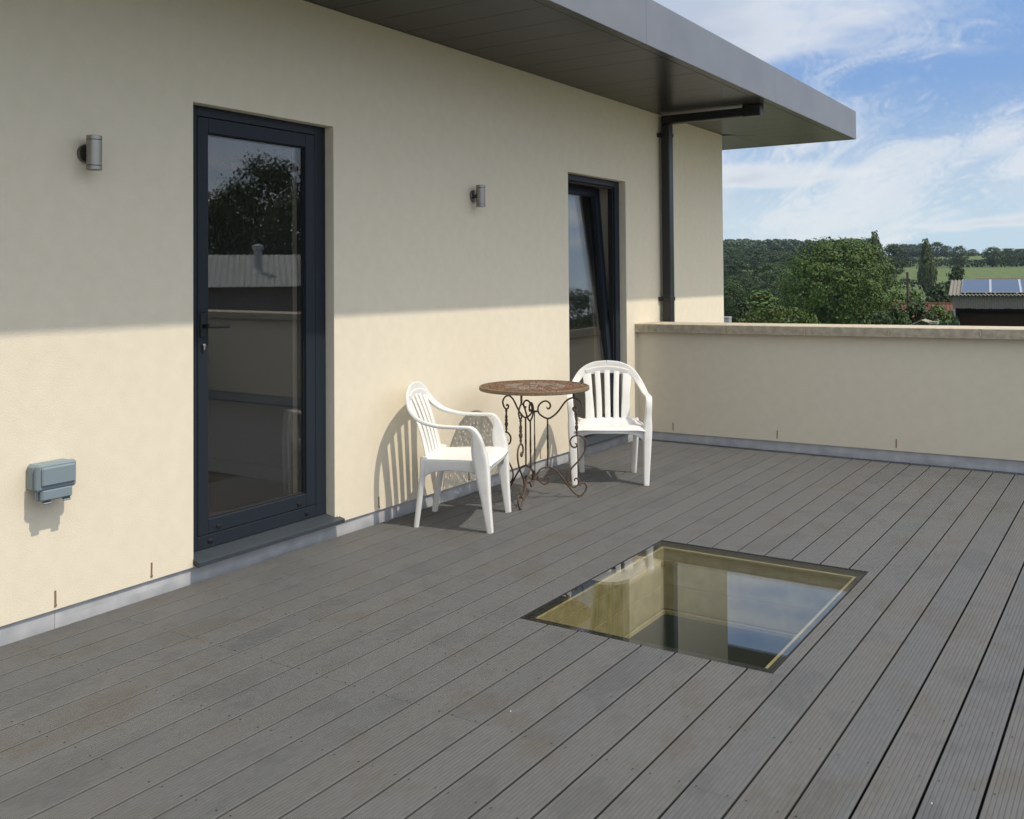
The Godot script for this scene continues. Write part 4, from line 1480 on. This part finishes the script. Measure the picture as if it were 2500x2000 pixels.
func wood(called: String, m: Mesh, count: int, deg0: float, deg1: float, d0: float, d1: float, high: float, label: String, sd: int) -> void:
	var r := RandomNumberGenerator.new()
	r.seed = sd
	var mm := MultiMesh.new()
	mm.transform_format = MultiMesh.TRANSFORM_3D
	mm.mesh = m
	mm.instance_count = count
	for i in count:
		var a := deg_to_rad(r.randf_range(deg0, deg1))
		var d := r.randf_range(d0, d1)
		var x := d * cos(a)
		var z := -d * sin(a)
		var s := r.randf_range(0.8, 1.35)
		var bs := Basis(Vector3.UP, r.randf() * TAU).scaled(Vector3(high * 1.15 * s, high * s, high * 1.15 * s))
		mm.set_instance_transform(i, Transform3D(bs, Vector3(x, terrain(x, z) - 0.3, z)))
	var o := MultiMeshInstance3D.new()
	o.name = numbered(called)
	o.multimesh = mm
	o.material_override = M.leaf
	add_child(o)
	tag(o, label, "woodland", "", "stuff")


# Corrugated sheet: u runs along the eave, v up the slope.
func corrugated(b: MB, o: Vector3, u: Vector3, v: Vector3, pitch: float, amp: float, thick := 0.02) -> void:
	var n := u.normalized().cross(v.normalized()).normalized()
	var flip := n.y < 0
	if flip: n = -n
	var l := u.length()
	var steps := int(l / pitch * 6.0)
	var ud := u.normalized()
	var first := b.P.size()
	for side in [0.0, 1.0]:
		for i in steps + 1:
			var s := l * i / steps
			var h := amp * sin(TAU * s / pitch)
			var dn: Vector3 = (n - ud * (amp * TAU / pitch * cos(TAU * s / pitch))).normalized() * (1.0 if side == 0.0 else -1.0)
			var off: Vector3 = n * (h - side * thick)
			b.vert(o + ud * s + off, dn)
			b.vert(o + ud * s + v + off, dn)
	for i in steps:
		var q := first + 2 * i
		two(b, q, flip)
		q = first + 2 * (steps + 1) + 2 * i
		two(b, q, not flip)
		b.quad(b.P[first + 2 * i], b.P[q], b.P[q + 2], b.P[first + 2 * i + 2])


func two(b: MB, q: int, flip: bool) -> void:
	if flip:
		b.tri(q, q + 3, q + 2); b.tri(q, q + 1, q + 3)
	else:
		b.tri(q, q + 2, q + 3); b.tri(q, q + 3, q + 1)


func make_farm() -> void:
	# open fronted barn with solar panels; origin at its left front foot, +x along the eave, -z into the building
	var ang := atan2(-(-2.98 + 7.30), 72.05 - 71.51)
	var t := base("barn", Vector3(71.51, -3.6, -7.30), ang)
	tag(t, "open fronted timber barn with corrugated roof and solar panels", "barn")
	var L := 15.0
	var E := 3.70
	var D := 5.6
	var rise := 1.0
	var b := MB.new()
	corrugated(b, Vector3(-0.25, E, 0.35), Vector3(L + 0.5, 0, 0), Vector3(0, rise, -D - 0.35), 0.235, 0.042)
	part("roof", b, M.fibre, t)
	b = MB.new()
	corrugated(b, Vector3(-0.25, E + 0.04, -2.0 * D - 0.35), Vector3(L + 0.5, 0, 0), Vector3(0, rise - 0.04, D + 0.35), 0.235, 0.042)
	part("roof", b, M.fibre, t)
	b = MB.new()
	var x := 0.0
	var r := RandomNumberGenerator.new()
	r.seed = 9
	while x < L:
		b.box(Vector3(x + 0.008, E - 0.92 + r.randf_range(-0.03, 0.03), -0.02 + r.randf_range(-0.012, 0.012)), Vector3(x + 0.135, E - 0.06, 0.03), 0.0)
		x += 0.142
	tag(part("cladding", b, M.old_wood, t), "weathered grey vertical boarding under the barn eave", "", "", "stuff")
	for px in [0.0, 4.85, 9.7, 14.8]:
		bx("post", Vector3(px, 0, -0.16), Vector3(px + 0.16, E - 0.05, -0.025), M.post_grey, t, 0.01)
	bx("side_wall", Vector3(0.0, 0, -2.0 * D), Vector3(0.12, E - 0.02, -0.17), M.old_wood, t, 0.0)
	bx("side_wall", Vector3(L - 0.12, 0, -2.0 * D), Vector3(L, E - 0.02, -0.17), M.old_wood, t, 0.0)
	bx("back_wall", Vector3(0.12, 0, -2.0 * D), Vector3(L - 0.12, E - 0.02, -2.0 * D + 0.15), M.brick_dark, t, 0.0)
	bx("partition", Vector3(0.35, 0, -3.2), Vector3(6.5, 2.3, -3.0), M.brick_dark, t, 0.0)
	var sl := atan2(rise, D + 0.35)
	for i in 6:
		var pn := Node3D.new()
		pn.name = "solar_panel"
		t.add_child(pn, true)
		var px := 0.55 + 1.86 * i
		pn.position = Vector3(px, E + 0.16, 0.0)
		pn.rotation.x = sl
		bx("panel_glass", Vector3(0.02, 0.012, -5.15), Vector3(1.74, 0.042, -0.02), M.panel, pn, 0.004)
		bx("panel_frame", Vector3(0.0, 0.0, -5.18), Vector3(0.019, 0.046, 0.01), M.aluminium, pn, 0.0)
		bx("panel_frame", Vector3(1.741, 0.0, -5.18), Vector3(1.76, 0.046, 0.01), M.aluminium, pn, 0.0)
		bx("panel_frame", Vector3(0.0195, 0.0, -0.019), Vector3(1.7405, 0.046, 0.01), M.aluminium, pn, 0.0)
		bx("mounting_rail", Vector3(1.765, -0.05, -5.2), Vector3(1.855, 0.02, -0.1), M.aluminium, pn, 0.0)
		for c in [0.2, 1.5]:
			bx("clamp", Vector3(c, -0.10, 0.015), Vector3(c + 0.08, 0.0, 0.10), M.aluminium, pn, 0.0)
	# low red roofed shed left of the barn, and a red ridge behind it
	var s := base("shed", Vector3(92.2, terrain(92, -15), -16.6), atan2(-(-10.75 + 16.14), 1.01))
	tag(s, "long low shed with weathered red tile roof left of the barn", "shed")
	var g: float = -1.16 - s.position.y
	bx("wall", Vector3(0, 0, -3.4), Vector3(5.9, g - 1.1, -0.2), M.pale_stone, s, 0.0)
	b = MB.new()
	corrugated(b, Vector3(-0.2, g - 1.15, 0.2), Vector3(6.3, 0, 0), Vector3(0, 1.15, -1.9), 0.3, 0.03)
	part("roof", b, M.tile, s)
	b = MB.new()
	corrugated(b, Vector3(-0.2, g - 1.15, -3.6), Vector3(6.3, 0, 0), Vector3(0, 1.14, 1.88), 0.3, 0.03)
	part("roof", b, M.tile, s)
	b = MB.new()
	b.tube([Vector3(-0.2, g + 0.0, -1.71), Vector3(6.1, g + 0.0, -1.71)], [0.10], 10)
	part("ridge_tiles", b, M.tile, s)
	s = base("farmhouse", Vector3(97.4, terrain(97, -8), -9.4), atan2(-(-5.46 + 8.95), 0.4))
	tag(s, "building with red tile ridge showing above the barn roof", "building")
	g = 1.1 - s.position.y
	bx("wall", Vector3(0.2, 0, -5.2), Vector3(11.8, g - 1.6, -0.2), M.pale_stone, s, 0.0)
	b = MB.new()
	corrugated(b, Vector3(0, g - 1.65, 0.1), Vector3(12.0, 0, 0), Vector3(0, 1.65, -2.8), 0.3, 0.03)
	part("roof", b, M.tile, s)
	b = MB.new()
	corrugated(b, Vector3(0, g - 1.65, -5.5), Vector3(12.0, 0, 0), Vector3(0, 1.64, 2.78), 0.3, 0.03)
	part("roof", b, M.tile, s)
	# telegraph pole
	var pole := base("telegraph_pole", Vector3(63.16, -3.56, -8.58))
	tag(pole, "dark wooden telegraph pole left of the barn", "pole")
	b = MB.new()
	b.tube([Vector3(0, -0.3, 0), Vector3(0, 2.6, 0.01), Vector3(0, 5.25, 0.0)], [0.095, 0.085, 0.075], 10)
	part("shaft", b, M.bark, pole)
	bx("insulator_bracket", Vector3(-0.06, 4.72, -0.18), Vector3(0.06, 4.80, 0.18), M.black, pole, 0.01)
	for z in [-0.14, 0.14]:
		b = MB.new()
		b.xf.origin = Vector3(0, 4.80, z)
		b.lathe([Vector2(0.03, 0.0), Vector2(0.05, 0.03), Vector2(0.04, 0.10), Vector2(0.0, 0.12)], 10)
		part("insulator", b, M.post_grey, pole)
	# grey pillar by the house corner
	var pil := base("pillar", Vector3(35.82, terrain(35.8, -10), -10.06))
	tag(pil, "grey square pillar peeping over the coping at the house corner", "pillar")
	bx("shaft", Vector3(-0.15, -0.1, -0.15), Vector3(0.15, 3.38, 0.15), M.post_grey, pil, 0.01)
	bx("cap", Vector3(-0.16, 3.382, -0.16), Vector3(0.16, 3.46, 0.16), M.post_grey, pil, 0.015)
	# pale sheet-roofed lean-to and a netting screen
	var sh := base("lean_to", Vector3(49.5, -3.55, -5.85), -PI / 2)
	tag(sh, "pale low sheet roof just above the coping right of the pole", "shelter")
	bx("wall", Vector3(0.05, 0, -0.9), Vector3(1.25, 2.5, -0.02), M.pale_stone, sh, 0.0)
	b = MB.new()
	corrugated(b, Vector3(-0.05, 2.56, 0.1), Vector3(0.62, 0.30, 0), Vector3(0, 0.02, -1.1), 0.12, 0.012)
	part("roof_sheet", b, M.tarp, sh)
	b = MB.new()
	corrugated(b, Vector3(0.57, 2.86, 0.1), Vector3(0.62, -0.20, 0), Vector3(0, 0.02, -1.1), 0.12, 0.012)
	part("roof_sheet", b, M.tarp, sh)
	bx("loose_sheet", Vector3(0.95, 2.66, -0.3), Vector3(1.32, 2.80, 0.12), M.tarp, sh, 0.01)
	var net := base("netting_screen", Vector3(53.6, -3.56, -5.3), -PI / 2)
	tag(net, "dark green netting screen left of the barn corner", "screen")
	bx("net", Vector3(0, 0.0, -0.02), Vector3(1.1, 2.58, 0.0), M.netting, net, 0.0)
	for px in [0.0, 0.55, 1.1]:
		bx("stake", Vector3(px - 0.02, -0.1, 0.001), Vector3(px + 0.02, 2.62, 0.04), M.old_wood, net, 0.004)
	# outbuilding on the sunny side, mirrored in the glass of the closed door
	var ob := base("outbuilding", Vector3(14.2, -3.5, 23.2), atan2(0.673, 0.74))
	tag(ob, "grey sheet roofed outbuilding with a flue, seen only mirrored in glass", "outbuilding")
	bx("wall", Vector3(0, 0, 0.0), Vector3(16.0, 4.78, 6.0), M.old_wood, ob, 0.0)
	b = MB.new()
	corrugated(b, Vector3(-0.3, 4.82, -0.3), Vector3(16.6, 0, 0), Vector3(0, 1.05, 3.3), 0.18, 0.012)
	part("roof", b, M.sheet_roof, ob)
	b = MB.new()
	corrugated(b, Vector3(-0.3, 4.82, 6.3), Vector3(16.6, 0, 0), Vector3(0, 1.04, -3.28), 0.18, 0.012)
	part("roof", b, M.sheet_roof, ob)
	var fl := MB.new()
	fl.xf.origin = Vector3(6.84, 0, 1.15)
	fl.lathe([Vector2(0.22, 5.2), Vector2(0.125, 5.36), Vector2(0.125, 5.98), Vector2(0.17, 6.0), Vector2(0.17, 6.12), Vector2(0.0, 6.17)], 16)
	part("flue", fl, M.aluminium, ob)


# ------------------------------------------------------------------ the scene

const SKY_SEED := 73

func _ready() -> void:
	rng.seed = 4711
	var cam := Camera3D.new()
	cam.name = "camera"
	cam.transform = Transform3D(Basis(Vector3(0.54658, -0.00727, 0.83738), Vector3(-0.01287, 0.99977, 0.01708), Vector3(-0.83731, -0.02011, 0.54636)).orthonormalized(), Vector3(-1.6035, 1.55, 4.13201))
	cam.projection = Camera3D.PROJECTION_FRUSTUM
	cam.near = 0.05
	cam.far = 6000.0
	cam.size = 0.05 * 2000.0 / 2386.39
	cam.frustum_offset = Vector2(0.0, -0.05 * (1000.0 - 629.01) / 2386.39)
	add_child(cam)
	cam.current = true

	var env := Environment.new()
	env.background_mode = Environment.BG_SKY
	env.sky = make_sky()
	env.background_energy_multiplier = 1.0
	env.tonemap_mode = Environment.TONE_MAPPER_LINEAR
	env.tonemap_exposure = 1.0
	env.sdfgi_enabled = true
	env.ssao_enabled = true
	env.ssil_enabled = true
	env.fog_enabled = true
	env.fog_density = 0.00012
	env.fog_light_color = Color(0.80, 0.87, 0.95)
	var we := WorldEnvironment.new()
	we.name = "environment"
	we.environment = env
	add_child(we)

	var sun := DirectionalLight3D.new()
	sun.name = "sun"
	sun.light_energy = 1.04
	sun.light_color = Color(1.0, 0.955, 0.88)
	sun.light_angular_distance = 0.7
	sun.shadow_enabled = true
	add_child(sun)
	sun.look_at_from_position(Vector3.ZERO, Vector3(-0.012, -1.0, -0.636), Vector3.UP)

	make_materials()
	M.sky_pane = glass(lin(0.03, 0.04, 0.03), 0.16)
	make_ground()
	make_house()
	make_rooms()
	make_deck()
	make_parapets()
	make_skylight()
	make_farm()
	make_trees()
	wall_light(Vector3(1.108, 2.137, 0.0), "stainless steel cylinder wall light left of the closed door")
	wall_light(Vector3(4.215, 2.142, 0.0), "stainless steel cylinder wall light between the two doors")
	make_socket_box()
	var c := make_chair()
	c.position = Vector3(3.480, 0, 0.444)
	c.rotation.y = atan2(0.172, 0.438)
	tag(c, "white plastic armchair left of the table with its back to the wall", "chair", "white plastic armchairs")
	var d := copy(c)
	d.position = Vector3(5.093, 0, 0.638)
	d.rotation.y = atan2(-0.386, 0.22)
	tag(d, "white plastic armchair right of the table, facing the viewer", "chair", "white plastic armchairs")
	make_table()
	for e in [[Vector3(1.335, 0.0, 2.195), "tiny white chip lying on the boards left of the skylight"], [Vector3(1.484, 0.0, 3.571), "tiny white chip lying on the boards nearest the viewer"]]:
		var chip := MB.new()
		chip.xf = Transform3D(Basis(Vector3(0.2, 1, 0.1).normalized(), 0.7), Vector3(0, 0.0012, 0))
		chip.box(Vector3(-0.0026, -0.001, -0.0016), Vector3(0.0026, 0.0016, 0.0016), 0.0008)
		var o := part("stone_chip", chip, M.chip)
		o.position = e[0]
		tag(o, e[1], "chip", "white chips on the deck")
